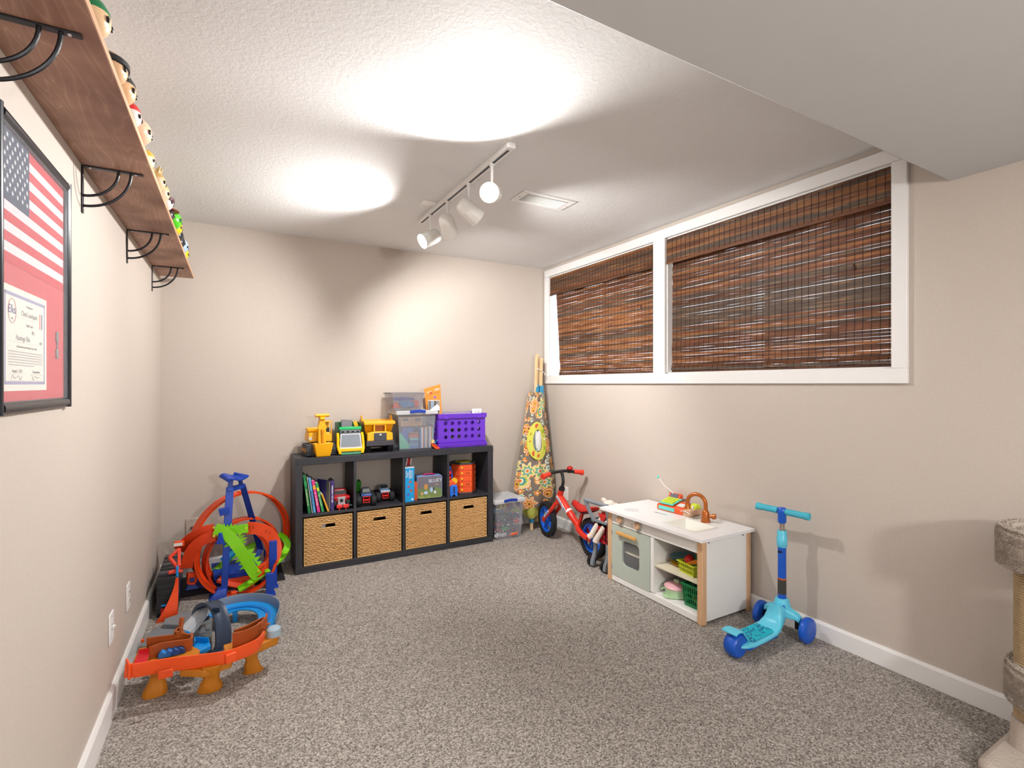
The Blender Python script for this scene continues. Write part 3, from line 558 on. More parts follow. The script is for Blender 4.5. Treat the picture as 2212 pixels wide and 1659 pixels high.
obj('coupling', box(-.004, .004, -.008, .008, .016, .03), dkgrey, t); obj('axle_end', box(.041, .062, -.006, .006, .02, .03), dkgrey, t, bevel=.001)
# game box, lunch box, small box, red ribbon toy
t = thing('game_box', 'bright blue upright game box with small printed figures', 'box', cub(2, .004, .012), 0); gbm = mat('box_cyan', '#149ee0', .4)
obj('carton', box(0, .07, 0, .22, 0, .252), gbm, t, bevel=.001); obj('top_edge', box(.0005, .0695, -.0006, .22, .2505, .2555), wplast, t)
scrib('title', .062, .030, wplast, t, T(.046, -.0008, .205) @ RY(math.pi / 2), 12, 2); scrib('title', .034, .011, wplast, t, T(.022, -.0008, .205) @ RY(math.pi / 2), 13); scrib('title', .05, .009, wplast, t, T(.010, -.0008, .205) @ RY(math.pi / 2), 14)
for i, (x, z, c) in enumerate(((.038, .148, '#c8553a'), (.026, .112, '#c04a6a'), (.046, .082, '#b8563a'), (.024, .055, '#5a4fb0'))):
    p_ = obj('printed_toy', G().prism([(x + .013 * math.cos(a * .785 + .3) * (1 if a % 2 else .55), z + .013 * math.sin(a * .785 + .3) * (1 if a % 2 else .55)) for a in range(8)], -.0006, .001, 'y'), mat('pr_' + c[1:], c, .5, var=.5, vscale=120), t)
obj('corner_logo', box(.048, .062, -.0006, .001, .012, .024), wplast, t)
t = thing('lunch_box', 'tin lunch box with printed park scene and pink handle', 'lunch box', cub(2, .205, .062), rad(-7)); lbm = mat('tin_blue', '#7f9ad0', .35, .2)
def lbprof(s_): return rrect(-.098 * s_, .098 * s_, .004, .178, .018)
obj('tin', G().prism(lbprof(1), -.032, .035, 'y'), lbm, t, bevel=.003)
m_, N_, L_, b_ = nodes('park_print'); tc_ = N_.new('ShaderNodeTexCoord'); sp_ = N_.new('ShaderNodeSeparateXYZ'); L_.new(tc_.outputs['Object'], sp_.inputs[0]); nz_ = N_.new('ShaderNodeTexNoise'); nz_.inputs['Scale'].default_value = 22; L_.new(tc_.outputs['Object'], nz_.inputs['Vector'])
ma_ = N_.new('ShaderNodeMath'); ma_.operation = 'MULTIPLY_ADD'; ma_.inputs[1].default_value = .06; L_.new(nz_.outputs['Fac'], ma_.inputs[0]); L_.new(sp_.outputs[2], ma_.inputs[2]); mr_ = N_.new('ShaderNodeMapRange'); mr_.inputs[1].default_value = .0; mr_.inputs[2].default_value = .2; L_.new(ma_.outputs[0], mr_.inputs[0])
rp_ = ramp(N_, [(0., '#c2c452'), (.18, '#a3b257'), (.3, '#77894f'), (.52, '#6f8a58'), (.62, '#70707a'), (.9, '#74707e')]); L_.new(mr_.outputs[0], rp_.inputs[0]); L_.new(rp_.outputs[0], b_.inputs['Base Color']); b_.inputs['Roughness'].default_value = .35
fp_ = obj('printed_front', G().prism(rrect(-.093, .093, .009, .173, .015), -.0345, -.0315, 'y'), m_, t)
obj('handle', G().sweep([(-.045, 0, .178), (-.03, 0, .186), (.03, 0, .186), (.045, 0, .178)], [(-.012, -.003), (.012, -.003), (.012, .003), (-.012, .003)], (0, 0, 1)), mat('handle_pink', '#d5136a', .4), t, bevel=.002)
text('title', 'BLUEY', .036, mat('title_ice', '#d7e3ea', .4), fp_, (.042, -.0352, .138), (math.pi / 2, -.05, 0))
for i, (x, z, w_, h_, c) in enumerate(((-.03, .095, .030, .044, '#cf9448'), (-.03, .05, .034, .026, '#b9cfe6'), (.012, .07, .024, .04, '#a9c4e6'), (-.06, .045, .02, .026, '#d9a878'), (.04, .05, .02, .026, '#d8dce2'), (.055, .108, .034, .008, '#b58f68'), (.03, .075, .012, .02, '#3c4048'))): obj('printed_patch', G().prism([(x + w_ * .5 * math.cos(a * .785), z + h_ * .5 * math.sin(a * .785)) for a in range(8)], -.0350, -.034, 'y'), mat('lp_' + c[1:], c, .4), fp_)
tag(obj('orange_carton', box(-.012, .012, 0, .14, 0, .135), mat('carton_orange', '#d25a26', .5), loc=cub(2, .094, .035), bevel=.002), 'orange box edge between the game box and the lunch box', 'box')
t = thing('red_ribbon_toy', 'red and white toy lying on top of the blue game box', 'toy', (BX + CX[2] + .045, BY + .10, ZS + .2556), rad(10)); obj('red_body', G().prism([(-.012, 0), (.015, 0), (.022, .055), (-.002, .06)], -.02, .02, 'y'), mat('ribbon_red', '#b31218', .35), t, bevel=.006); obj('white_trim', G().prism([(.015, 0), (.024, .004), (.03, .055), (.022, .055)], -.021, .021, 'y').prism([(-.022, 0), (-.012, 0), (-.002, .06), (-.008, .058)], -.021, .021, 'y'), wplast, t, bevel=.002)
tag(obj('grey_folder', G().box(-.032, .03, 0, .2, 0, .003, RY(-.02)), grey, loc=(BX + CX[2] + .036, BY + .02, ZS + .2556)), 'grey folder lying flat on the blue game box', 'folder')
# hexagonal drum toy
t = thing('hex_drum_toy', 'orange hexagonal toy car storage drum with yellow studs', 'toy tower', cub(3, .175, .135), rad(-10)); hr_ = .098
hexp = lambda r_: [(r_ * math.cos(rad(60 * q_)), r_ * math.sin(rad(60 * q_))) for q_ in range(6)]
obj('base_plate', G().prism(hexp(hr_ * 1.02), 0, .012, 'z'), dkgrey, t, bevel=.002); obj('core', G().prism(hexp(hr_ * .9), .012, .232, 'z'), mat('core_dark', '#7d2f12', .5), t); oz = mat('drum_orange', '#ef5a26', .35)
for lv in range(5): obj('tier', G().loft([[(a, b, z) for a, b in hexp(r_)] for r_, z in ((hr_, .013 + lv * .044), (hr_, .050 + lv * .044), (hr_ * .965, .050 + lv * .044), (hr_ * .965, .056 + lv * .044))]), oz, t)
for lv in range(5):
    obj('stud', G().lathe([(.010, 0), (.009, .006), (0, .008)], 6, T(-.033, -.0868, .034 + lv * .044) @ RX(math.pi / 2)), mat('stud_yellow', '#f4b81c', .35), t)
    if lv % 2: 
        for q_ in (0, .016): obj('arrow_mark', G().prism([(.004 + q_, .026), (.008 + q_, .026), (.014 + q_, .034), (.008 + q_, .042), (.004 + q_, .042), (.010 + q_, .034)], -.0866, -.0845, 'y', T(0, 0, lv * .044)), mat('mark_brown', '#5a1c10', .5), t)
    for q_ in range(4):
        a = rad(-30 + 0); obj('bay', G().box(-.002, .002, -.008, .008, 0, .026, T(.0745 + .0, 0, 0) @ T(.011 - (q_ - 1.5) * -.0085 * .58, -.044 + (q_ - 1.5) * .015 - .003, .018 + lv * .044) @ RZ(rad(-30))), mat('bay_dark', '#a23c16', .5), t)
obj('top_ring', G().prism(hexp(hr_ * 1.03), .234, .246, 'z'), dkgrey, t, bevel=.002); obj('top_disc', G().prism(hexp(hr_ * .7), .246, .252, 'z'), mat('disc_yellow', '#c9b81e', .4), t)
obj('side_ramp', G().loft([[(-.105 - o, y - .028, z), (-.088 - o, y - .028, z), (-.088 - o, y + .028, z), (-.105 - o, y + .028, z)] for o, y, z in ((.0, -.03, .0), (.012, -.035, .05), (.0, -.03, .1), (.012, -.03, .16), (.024, -.02, .225))]), mat('ramp_blue', '#123fb2', .4), t, bevel=.004)
obj('ramp_gear', G().lathe([(.026, -.005), (.028, 0), (.026, .005)], 10, T(-.09, -.068, .105) @ RX(math.pi / 2)), mat('gear_yellow', '#f0c020', .4), t)
t = thing('toy_launcher', 'small orange and blue toy launcher beside the orange drum', 'toy launcher', cub(3, .044, .022), rad(-8)); obj('front', G().prism([(-.03, 0), (-.012, 0), (-.008, .014), (.008, .014), (.012, 0), (.028, 0), (.03, .06), (.02, .095), (.012, .088), (-.02, .088), (-.032, .07)], -.012, .008, 'y'), mat('launcher_blue', '#1a6fe0', .4), t, bevel=.003); obj('shell', G().prism([(-.04, .01), (.02, .01), (.034, .085), (-.01, .125), (-.04, .115)], .008, .05, 'y'), oz, t, bevel=.006); obj('front_label', box(-.006, .006, -.0128, -.011, .025, .075), mat('lbl_navy', '#20265c', .5), t)
for z in (.06, .10, .14): obj('red_bead', G().ball((-.018, .075, z + .03), .02, 10), red, t, smooth=True)
# ================================================================ bin of toys on the floor beside the bookcase
clearbin('toy_bin', 'clear lidded bin of mixed small toys on the floor beside the bookcase', (2.384, 3.725, 0), 0, .262, .27, .315, haze)
rng = random.Random(11)
cols = [('#2b3a5c', 'navy'), ('#1f2430', 'black'), ('#2e8a4a', 'green'), ('#8a9c3c', 'olive'), ('#7a2034', 'maroon'), ('#c04a3a', 'red'), ('#3a7fb0', 'blue'), ('#d8d8dc', 'white'), ('#3f5a4a', 'dark green'), ('#444a58', 'slate')]
def smallcar(label, loc, rz, c, s_=1.):
    r = thing('small_toy_car', label, 'toy car', loc, rz, 'small toys in the floor bin'); m = mat('car_' + c[1:], c, .35)
    obj('body', G().loft([[(-.016, a, z), (.016, a, z), (.016, b, z), (-.016, b, z)] for a, b, z in ((-.034, .034, .008), (-.036, .036, .018), (-.03, .034, .024), (-.012, .022, .036), (-.008, .018, .037))]), m, r, bevel=.002)
    for x in (-.016, .016):
        for y in (-.022, .022):
            w_ = obj('wheel', G().lathe([(.009, -.004), (.009, .004)], 12, T(x, y, .009) @ RY(math.pi / 2)), rubber, r, smooth=True)
            obj('hubcap', G().lathe([(.0055, -.0046), (.0055, .0046)], 10, T(x, y, .009) @ RY(math.pi / 2)), wplast if rng.random() < .5 else orange, w_, smooth=True)
    r.scale = (s_,) * 3; return r
n = 0
for lv in range(5):
    for iy, yy in enumerate((3.64, 3.705, 3.77)):
        for ix in range(4):
            if lv == 4 and rng.random() < .45: continue
            c, nm = cols[rng.randrange(10)]
            smallcar('small ' + nm + ' toy car in the heap inside the floor bin', (2.302 + ix * .054 + rng.uniform(-.006, .006), yy, .008 + lv * .046), rng.uniform(.9, 2.2), c, rng.uniform(.95, 1.1)); n += 1
tag(obj('toy_carrot', G().tube([(-.04, 0, 0), (-.02, 0, .003), (.03, 0, .004), (.045, 0, .012)], [.004, .014, .012, .003], 10), mat('toy_carrot', '#e2622c', .45), smooth=True, loc=(2.435, 3.617, .024)), 'orange carrot shaped toy at the bottom front of the floor bin', 'toy food')
g = thing('toy_airplane', 'olive yellow toy plane on top of the toys in the floor bin', 'toy plane', (2.335, 3.64, .240), rad(20)); om = mat('plane_olive', '#b9c04a', .45)
obj('wing', G().prism([(-.05, 0), (.05, -.005), (.055, .012), (0, .022), (-.055, .016)], 0, .008, 'z'), om, g, bevel=.002); obj('fuselage', G().tube([(0, -.03, .01), (0, .06, .014)], [.014, .007], 10), mat('plane_tan', '#a88a5c', .5), g, smooth=True)
for x in (-.022, .024): obj('float', box(x - .007, x + .007, -.02, -.006, .01, .045), om, g, bevel=.002)
# ================================================================ folded teepee tent standing in the corner
def paisley(name, ground):
    """printed cotton: flowers and teardrops in warm colours and teal on grey brown, laid out over the cloth's own UVs"""
    m, N, L, b = nodes(name); uv = N.new('ShaderNodeUVMap'); uv.uv_map = 'cloth'
    def mn(op, a, b_=None, c=None):
        q = N.new('ShaderNodeMath'); q.operation = op
        for i, x in enumerate((a, b_, c)):
            if x is None: continue
            if isinstance(x, (int, float)): q.inputs[i].default_value = x
            else: L.new(x, q.inputs[i])
        return q.outputs[0]
    def cmix(f, a, c):
        q = N.new('ShaderNodeMix'); q.data_type = 'RGBA'; L.new(f, q.inputs[0])
        for i, x in ((6, a), (7, c)):
            if isinstance(x, str): q.inputs[i].default_value = lin(x) + (1,)
            else: L.new(x, q.inputs[i])
        return q.outputs[2]
    def layer(scale, off, petals, pals, size):
        mp = N.new('ShaderNodeMapping'); mp.inputs['Location'].default_value = (off, off * .6, 0); L.new(uv.outputs[0], mp.inputs[0])
        v = N.new('ShaderNodeTexVoronoi'); v.voronoi_dimensions = '2D'; v.inputs['Scale'].default_value = scale; v.inputs['Randomness'].default_value = .7; L.new(mp.outputs[0], v.inputs['Vector'])
        sb_ = N.new('ShaderNodeVectorMath'); sb_.operation = 'SUBTRACT'; L.new(mp.outputs[0], sb_.inputs[0]); L.new(v.outputs['Position'], sb_.inputs[1])
        sp = N.new('ShaderNodeSeparateXYZ'); L.new(sb_.outputs[0], sp.inputs[0]); an = mn('ARCTAN2', sp.outputs[1], sp.outputs[0])
        rc = N.new('ShaderNodeSeparateColor'); L.new(v.outputs['Color'], rc.inputs[0]); R, Gc, Bc = rc.outputs
        fl = mn('DIVIDE', v.outputs['Distance'], mn('MULTIPLY_ADD', mn('COSINE', mn('MULTIPLY_ADD', an, petals, mn('MULTIPLY', R, 6.28))), size * .22, size * .85))
        te = mn('DIVIDE', v.outputs['Distance'], mn('MULTIPLY_ADD', mn('COSINE', mn('MULTIPLY_ADD', R, 6.28, an)), size * .45, size * .70))
        ty = mn('GREATER_THAN', Gc, .5); r = mn('MULTIPLY_ADD', ty, mn('SUBTRACT', te, fl), fl)
        fr = mn('MULTIPLY_ADD', mn('SINE', mn('MULTIPLY', an, 22.)), .035, r)      # scalloped outlines
        rps = []
        for p in pals: q = ramp(N, p, 'CONSTANT'); L.new(mn('MULTIPLY', fr, 1.), q.inputs[0]); rps.append(q.outputs[0])
        return cmix(mn('GREATER_THAN', Bc, .5), rps[0], rps[1]), mn('LESS_THAN', r, 1.), R
    A = [(0., '#7a2a20'), (.16, '#e3b54a'), (.34, '#c9632a'), (.52, '#f0e0bd'), (.60, '#d98a34'), (.80, '#f3ead2'), (.9, '#8a4a2a')]
    B = [(0., '#d4752c'), (.2, '#f0e0bd'), (.34, '#3f9696'), (.55, '#b9bf45'), (.72, '#f0e6c4'), (.82, '#d9a23c'), (.92, '#f3ead2')]
    C_ = [(0., '#f0e0bd'), (.35, '#d4632c'), (.75, '#e8bd52')]; D_ = [(0., '#c9632a'), (.4, '#7fc2bc'), (.8, '#e9e0c0')]
    c2, m2, R2 = layer(17., 1.7, 5, (C_, D_), .44); base = cmix(mn('MULTIPLY', m2, mn('GREATER_THAN', R2, .25)), ground, c2)
    c1, m1, R1 = layer(7.2, .3, 7, (A, B), .52); L.new(cmix(m1, base, c1), b.inputs['Base Color']); b.inputs['Roughness'].default_value = .85; return m
pais = paisley('paisley_print', '#776a60')
pwood = wood('pole_pine', '#dcb581', '#eccfa0', 2, 5, .5)
tp_ = thing('teepee_tent', 'folded paisley fabric teepee with wooden poles leaning in the corner', 'play tent', (0, 0, 0))
AX0, AX1 = Vector((2.700, 3.755, .16)), Vector((2.795, 3.845, 1.20))
def cloth(name, rows, m, n=36, folds=7, seed=1):
    rg = random.Random(seed); ph = rg.uniform(0, 6); rings = []
    for cx_, cy_, z, rx, ry in rows:
        ring = []
        for k_ in range(n):
            a = 2 * math.pi * k_ / n + math.pi / 2; f_ = 1 + .10 * math.sin(folds * a + ph + z * 1.5) + .05 * math.sin((folds + 4) * a + z * 3)
            ring.append((cx_ + rx * f_ * math.cos(a), cy_ + ry * f_ * math.sin(a), z + .012 * math.sin(3 * a + ph) * (1 if z < .4 else .3)))
        rings.append(ring)
    o = obj(name, G().loft(rings, False), m, tp_, smooth=True); me = o.data; ul = me.uv_layers.new(name='cloth')
    for p in me.polygons:
        ks = [me.vertices[vi].index % n for vi in p.vertices]; wrap = 0 in ks and n - 1 in ks
        for li, vi, k_ in zip(p.loop_indices, p.vertices, ks): ul.data[li].uv = ((n if wrap and k_ == 0 else k_) / n * .85, me.vertices[vi].co.z)
    return o
rows = [(2.712, 3.735, .20, .150, .085), (2.715, 3.738, .26, .175, .10), (2.722, 3.742, .36, .185, .105), (2.732, 3.752, .5, .165, .10), (2.742, 3.765, .65, .142, .092), (2.752, 3.778, .80, .120, .082), (2.764, 3.795, .95, .098, .072), (2.776, 3.81, 1.08, .080, .062), (2.786, 3.822, 1.19, .066, .052)]
cloth('fabric', rows, pais)
cloth('hem_band', [(2.700, 3.728, .115, .075, .055), (2.702, 3.73, .16, .105, .07), (2.705, 3.732, .215, .115, .07)], mat('hem_lime', '#b5b452', .85, var=.3, vscale=30), folds=5, seed=2)
obj('back_strip', G().sweep(smoothpath([(2.905, 3.80, .25), (2.892, 3.815, .6), (2.868, 3.835, .95), (2.862, 3.85, 1.24)], 5), [(-.016, -.004), (.016, -.004), (.016, .004), (-.016, .004)], (0, -1, 0)), mat('strip_charcoal', '#4a4a4e', .85), tp_)
for p, q, w_ in (((2.665, 3.712, 0), (2.787, 3.818, 1.52), .024), ((2.74, 3.80, .04), (2.81, 3.84, 1.535), .024), ((2.76, 3.77, .05), (2.836, 3.815, 1.50), .024), ((2.80, 3.80, .05), (2.852, 3.845, 1.49), .024)):
    po = obj('pole', G().bar(p, q, w_, w_ * .9, (0, 1, 0)), pwood, tp_, bevel=.003)
obj('pole_sleeve', G().bar((2.6705, 3.7165, .062), (2.678, 3.723, .155), .034, .032, (0, 1, 0)), mat('sleeve_blue', '#3f93bd', .85), tp_, bevel=.004)
for p, q in (((2.769, 3.798, 1.18), (2.777, 3.806, 1.262)), ((2.812, 3.79, .93), (2.824, 3.801, 1.25))): obj('pole_sleeve', G().bar(p, q, .036, .032, (0, 1, 0)), mat('sleeve_blue', '#3f93bd', .85), tp_, bevel=.004)
obj('tie_cord', G().tube(smoothpath([(2.765, 3.795, 1.40), (2.80, 3.785, 1.395), (2.84, 3.79, 1.37), (2.862, 3.80, 1.36), (2.858, 3.795, 1.345)], 4), .003, 6), wplast, tp_, smooth=True)
# peephole with lime border, set on the front of the fabric
wc = Vector((2.704, 3.664, .775)); tl_ = RX(-.07) @ RZ(-.12)
ring = []
for rx, rz_, dy in ((.092, .165, .004), (.090, .162, -.001), (.046, .100, -.0025), (.042, .096, .004)): ring.append([tuple(T(*wc) @ tl_ @ Vector((rx * math.cos(a * math.pi / 16) * (1 - .12 * math.sin(a * math.pi / 16)), dy + .5 * (rx * math.cos(a * math.pi / 16)) ** 2 / .13, rz_ * math.sin(a * math.pi / 16)))) for a in range(32)])
wb = obj('peephole_border', G().loft(ring, False, True), mat('border_lime', '#cfcf55', .85), tp_, smooth=True)
for a, sz, c in ((95, .02, '#d4603a'), (40, .013, '#8fae2c'), (-30, .017, '#8fae2c'), (-125, .022, '#d65a34'), (-90, .016, '#d4603a'), (150, .011, '#c9a83a'), (180, .009, '#d6743a'), (5, .011, '#e8e4cc')):
    rr = .068; x = rr * math.cos(rad(a)); z = .128 * math.sin(rad(a)); obj('dot', G().ball(T(*wc) @ tl_ @ Vector((x, -.0012 + .5 * x * x / .13, z)), (sz, .0016, sz * 1.1), 14), mat('dot_' + c[1:], c, .85), wb, smooth=True)
obj('lining', G().ball(T(*wc) @ tl_ @ Vector((.016, .012, -.004)), (.026, .010, .094), 14).ball(T(*wc) @ tl_ @ Vector((-.008, .014, .01)), (.016, .008, .085), 12), mat('lining_white', '#d9dcda', .9), tp_, smooth=True)
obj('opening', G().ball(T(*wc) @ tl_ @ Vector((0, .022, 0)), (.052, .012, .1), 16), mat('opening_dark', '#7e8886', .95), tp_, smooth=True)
# ================================================================ cat tree at the edge of view
cf = mat('tree_carpet', '#c3b6aa', .95, bump=1., bscale=170, var=.12, vscale=60); ctr = thing('cat_tree', 'beige carpeted cat tree with sisal rope posts at picture edge', 'cat tree', (0, 0, 0))
def pad(name, c, r, z0, z1, n=40):
    h_ = z1 - z0; g = G().lathe([(r * .9, z0), (r, z0 + h_ * .25), (r * 1.01, z0 + h_ * .6), (r * .96, z1 - .01), (r * .86, z1), (r * .76, z1 - .012), (r * .6, z1 - .03), (0, z1 - .035)], n, T(*c, 0)); return obj(name, g, cf, ctr, smooth=True)
pad('perch', (2.738, .520), .178, .655, .79); pad('lower_step', (2.742, .505), .172, .205, .335)
obj('base', G().prism(rrect(2.475, 2.93, .22, .685, .05), 0, .055, 'z'), cf, ctr, bevel=.02)
obj('carpet_post', G().lathe([(.06, .05), (.056, .14), (.054, .15)], 24, T(2.700, .600, 0)), cf, ctr, smooth=True)
sis = mat('sisal', '#b39a76', .9, bump=.6, bscale=300, var=.2, vscale=50)
for c, z0, z1 in (((2.700, .600), .15, .21), ((2.700, .600), .33, .66), ((2.86, .40), .055, .66), ((2.60, .33), .055, .66)):
    core = obj('sisal_post', G().cyl((*c, z0), (*c, z1), .044, n=20), sis, ctr, smooth=True); turns = int((z1 - z0) / .0085); pts = []
    for i in range(turns * 14): a = i * 2 * math.pi / 14; pts.append((c[0] + .0465 * math.cos(a), c[1] + .0465 * math.sin(a), z0 + .004 + i / (turns * 14) * (z1 - z0 - .008)))
    tag(obj('rope', G().tube(pts, .0042, 5), sis, core, smooth=True), kind='stuff')
fz = G(); rg = random.Random(4)
for c, r, z0, z1 in (((2.738, .520), .178, .66, .79), ((2.742, .505), .172, .21, .335)):
    for i in range(12000):
        a = rg.uniform(math.pi * .3, math.pi * 1.25); t_ = rg.random()
        if t_ < .62: zz = z0 + (z1 - z0) * rg.random(); rr = r * (1.0 if zz < z1 - .015 else .95); p = Vector((c[0] + rr * math.cos(a), c[1] + rr * math.sin(a), zz)); nn = Vector((math.cos(a), math.sin(a), rg.uniform(-.3, .6)))
        else: rr = r * math.sqrt(rg.uniform(.3, .95)); p = Vector((c[0] + rr * math.cos(a), c[1] + rr * math.sin(a), z1 - .006 - (.03 if rr < r * .6 else .012 if rr < r * .8 else 0))); nn = Vector((rg.uniform(-.5, .5), rg.uniform(-.5, .5), 1))
        nn.normalize(); q = nn.orthogonal().normalized() * .0014; q = Matrix.Rotation(rg.uniform(0, 6.3), 3, nn) @ q; e_ = nn * rg.uniform(.003, .006) + Vector((rg.uniform(-.0015, .0015),) * 3)
        fz.add([p - q, p + q, p + e_ + q * .6, p + e_ - q * .6], [(0, 1, 2, 3)])
tag(obj('pile', fz, cf, ctr), kind='stuff')
# ================================================================ bamboo blinds
def slatmat(name, a, b):
    m, N, L, bs = nodes(name); tc = N.new('ShaderNodeTexCoord'); mp = N.new('ShaderNodeMapping'); mp.inputs['Scale'].default_value = (60, 5, 60)
    L.new(tc.outputs['Object'], mp.inputs[0]); oi = N.new('ShaderNodeObjectInfo')
    ad = N.new('ShaderNodeVectorMath'); ad.operation = 'ADD'; L.new(mp.outputs[0], ad.inputs[0])
    cb = N.new('ShaderNodeCombineXYZ'); ml = N.new('ShaderNodeMath'); ml.operation = 'MULTIPLY'; ml.inputs[1].default_value = 90; L.new(oi.outputs['Random'], ml.inputs[0]); L.new(ml.outputs[0], cb.inputs[1]); L.new(cb.outputs[0], ad.inputs[1])
    n = N.new('ShaderNodeTexNoise'); n.inputs['Scale'].default_value = 1; n.inputs['Detail'].default_value = 4; L.new(ad.outputs[0], n.inputs['Vector'])
    r = ramp(N, [(.3, a), (.6, b), (.72, '#b98a5e')]); L.new(n.outputs['Fac'], r.inputs[0]); L.new(r.outputs[0], bs.inputs['Base Color']); bs.inputs['Roughness'].default_value = .55
    t = N.new('ShaderNodeBsdfTranslucent'); L.new(r.outputs[0], t.inputs[0]); mx = N.new('ShaderNodeMixShader'); mx.inputs[0].default_value = .42
    L.new(bs.outputs[0], mx.inputs[1]); L.new(t.outputs[0], mx.inputs[2]); L.new(mx.outputs[0], N['Material Output'].inputs[0]); return m
slm = [slatmat('bamboo_umber', '#553726', '#774f37'), slatmat('bamboo_chestnut', '#6b412c', '#8f5d3e'), slatmat('bamboo_amber', '#835334', '#ab764a'), slatmat('bamboo_grey', '#57463c', '#75604f')]
thrd = mat('blind_thread', '#2a1712', .8)
def blind(label, y0, y1, far0, far1, bz):
    """y0..y1 slat span (far end runs from far0 at the top to far1 at the bottom)"""
    r = thing('bamboo_blind', label, 'blind', (W + .045, y0, bz), group='bamboo blinds in the window')
    rng = random.Random(int(y0 * 100)); top = 2.225 - bz
    def slatmesh(h, seed):
        q = random.Random(seed); g = G(); n = 14; rings = []
        for i in range(n + 1):
            e = 0 if q.random() < .5 else q.uniform(0, .07); dz = q.uniform(-.0006, .0006)
            a, b = -h * (.5 - e * .5) + dz, h * (.5 - e * .5) + dz; y = i / n
            rings.append([(-.0008, y, a), (.0008, y, a), (.0008, y, b), (-.0008, y, b)])
        return mesh('slat', g.loft(rings), slm[seed % 4])
    meshes = [slatmesh(.0158, s) for s in range(8)]
    z = .007; i = 0; zt = top; zs = []
    while z < zt - .01:
        f = z / zt; far = far1 + (far0 - far1) * f
        x = .0 ; tilt = 0
        if z < .05: x = -.012 * math.sin(z / .05 * math.pi); tilt = .5 * math.cos(z / .05 * math.pi)
        if .10 < z < .2: x = -.004 * math.sin((z - .1) / .1 * math.pi)
        o = link('slat', meshes[rng.randrange(8)], r, (x, rng.uniform(-.002, .002), z), (0, tilt, 0)); o.scale = (1, far - y0, 1); zs.append((x, z))
        z += .0157 + (rng.random() < .22) * rng.uniform(.0003, .0013); i += 1
    zs.append((0, zt))
    # valance in front of the blind
    vy0, vy1 = (-.012, y1 - y0 + .02)
    v0 = top - .155; z = v0 + .006; k = 0
    while z < top + .004:
        x = -.047 - (.004 if k == 0 else 0)
        o = link('valance_slat', meshes[rng.randrange(8)], r, (x, vy0, z)); o.scale = (1, vy1 - vy0, .96); z += .0149; k += 1
    g = G(); n = int((far1 - y0) / .0365)
    for i in range(n):
        y = .012 + i * .0365
        for a, b in zip(zs[:-1], zs[1:]): g.box(a[0] - .0022, a[0] - .0008, y, y + .0016, a[1] - .001, b[1])
    g2 = G()
    for i in range(int((vy1 - vy0) / .0365)):
        y = vy0 + .02 + i * .0365; g2.box(-.0495, -.0478, y, y + .0016, v0, top)
    tag(obj('warp_threads', g, thrd, r), kind='stuff'); tag(obj('valance_threads', g2, thrd, r), kind='stuff')
    obj('head_rail', box(-.04, .012, vy0, vy1, top - .01, top + .008), wplast, r)
    c = obj('pull_loop', G().ball((0, 0, 0), (.004, .005, .016), 8), mat('dark_bead', '#3a1d14', .5), r, smooth=True, loc=(-.008, .16, .48))
    return r
blind('wide brown bamboo roman blind in the larger window pane', 1.132, 2.412, 2.424, 2.428, 1.345)
blind('narrower brown bamboo roman blind in the window pane nearest the back corner', 2.556, 3.815, 3.815, 3.735, 1.345)
# ================================================================ plates on the walls
def plate(name, label, cat, loc, rz, kind, col=wplast):
    r = thing(name, label, cat, loc, rz)
    obj('cover_plate', box(0, .006, -.035, .035, -.058, .058), col, r, bevel=.004)
    if kind == 'switch':
        obj('toggle', G().prism([(0, -.006), (.012, .002), (.012, .007), (0, .008)], -.0045, .0045, 'y', T(.005, 0, 0)), wplast, r, bevel=.001)
        obj('switch_slot', box(.0055, .0065, -.006, .006, -.013, .013), grey, r)
    if kind == 'outlet':
        for z in (-.02, .02):
            s = obj('socket', box(.005, .0085, -.016, .016, z - .014, z + .014), mat('socket_ivory', '#dedad3', .4), r, bevel=.003)
            for y in (-.006, .006): obj('slot', box(.0083, .0089, y - .001, y + .001, z - .004, z + .006), black, s)
    if kind == 'jack': obj('coax_jack', G().cyl((.005, 0, 0), (.012, 0, 0), .009, n=6).cyl((.012, 0, 0), (.022, 0, 0), .0045, n=12), chrome, r, smooth=True)
    for z in ((-.042, .042) if kind != 'outlet' else (0,)): obj('plate_screw', G().lathe([(.003, .0055), (.003, .0068), (0, .0072)], 8, RY(math.pi / 2)), grey, r, loc=(0, 0, z))
    return r
plate('light_switch', 'white toggle switch plate low on left wall near the orange ramp', 'switch', (LX(2.43), 2.43, .335), LA, 'switch')
plate('power_outlet', 'white power outlet plate low on left wall, farther from camera than the switch', 'outlet', (LX(2.78), 2.78, .325), LA, 'outlet')
plate('cable_jack', 'beige wall plate with metal cable jack behind orange loops', 'wall plate', (.172, D, .322), -math.pi / 2, 'jack', mat('plate_beige', '#cbbfb2', .4))
plate('blank_plate', 'white wall plate behind the handlebar of the balance bike', 'wall plate', (W, 3.59, .314), math.pi, 'blank')
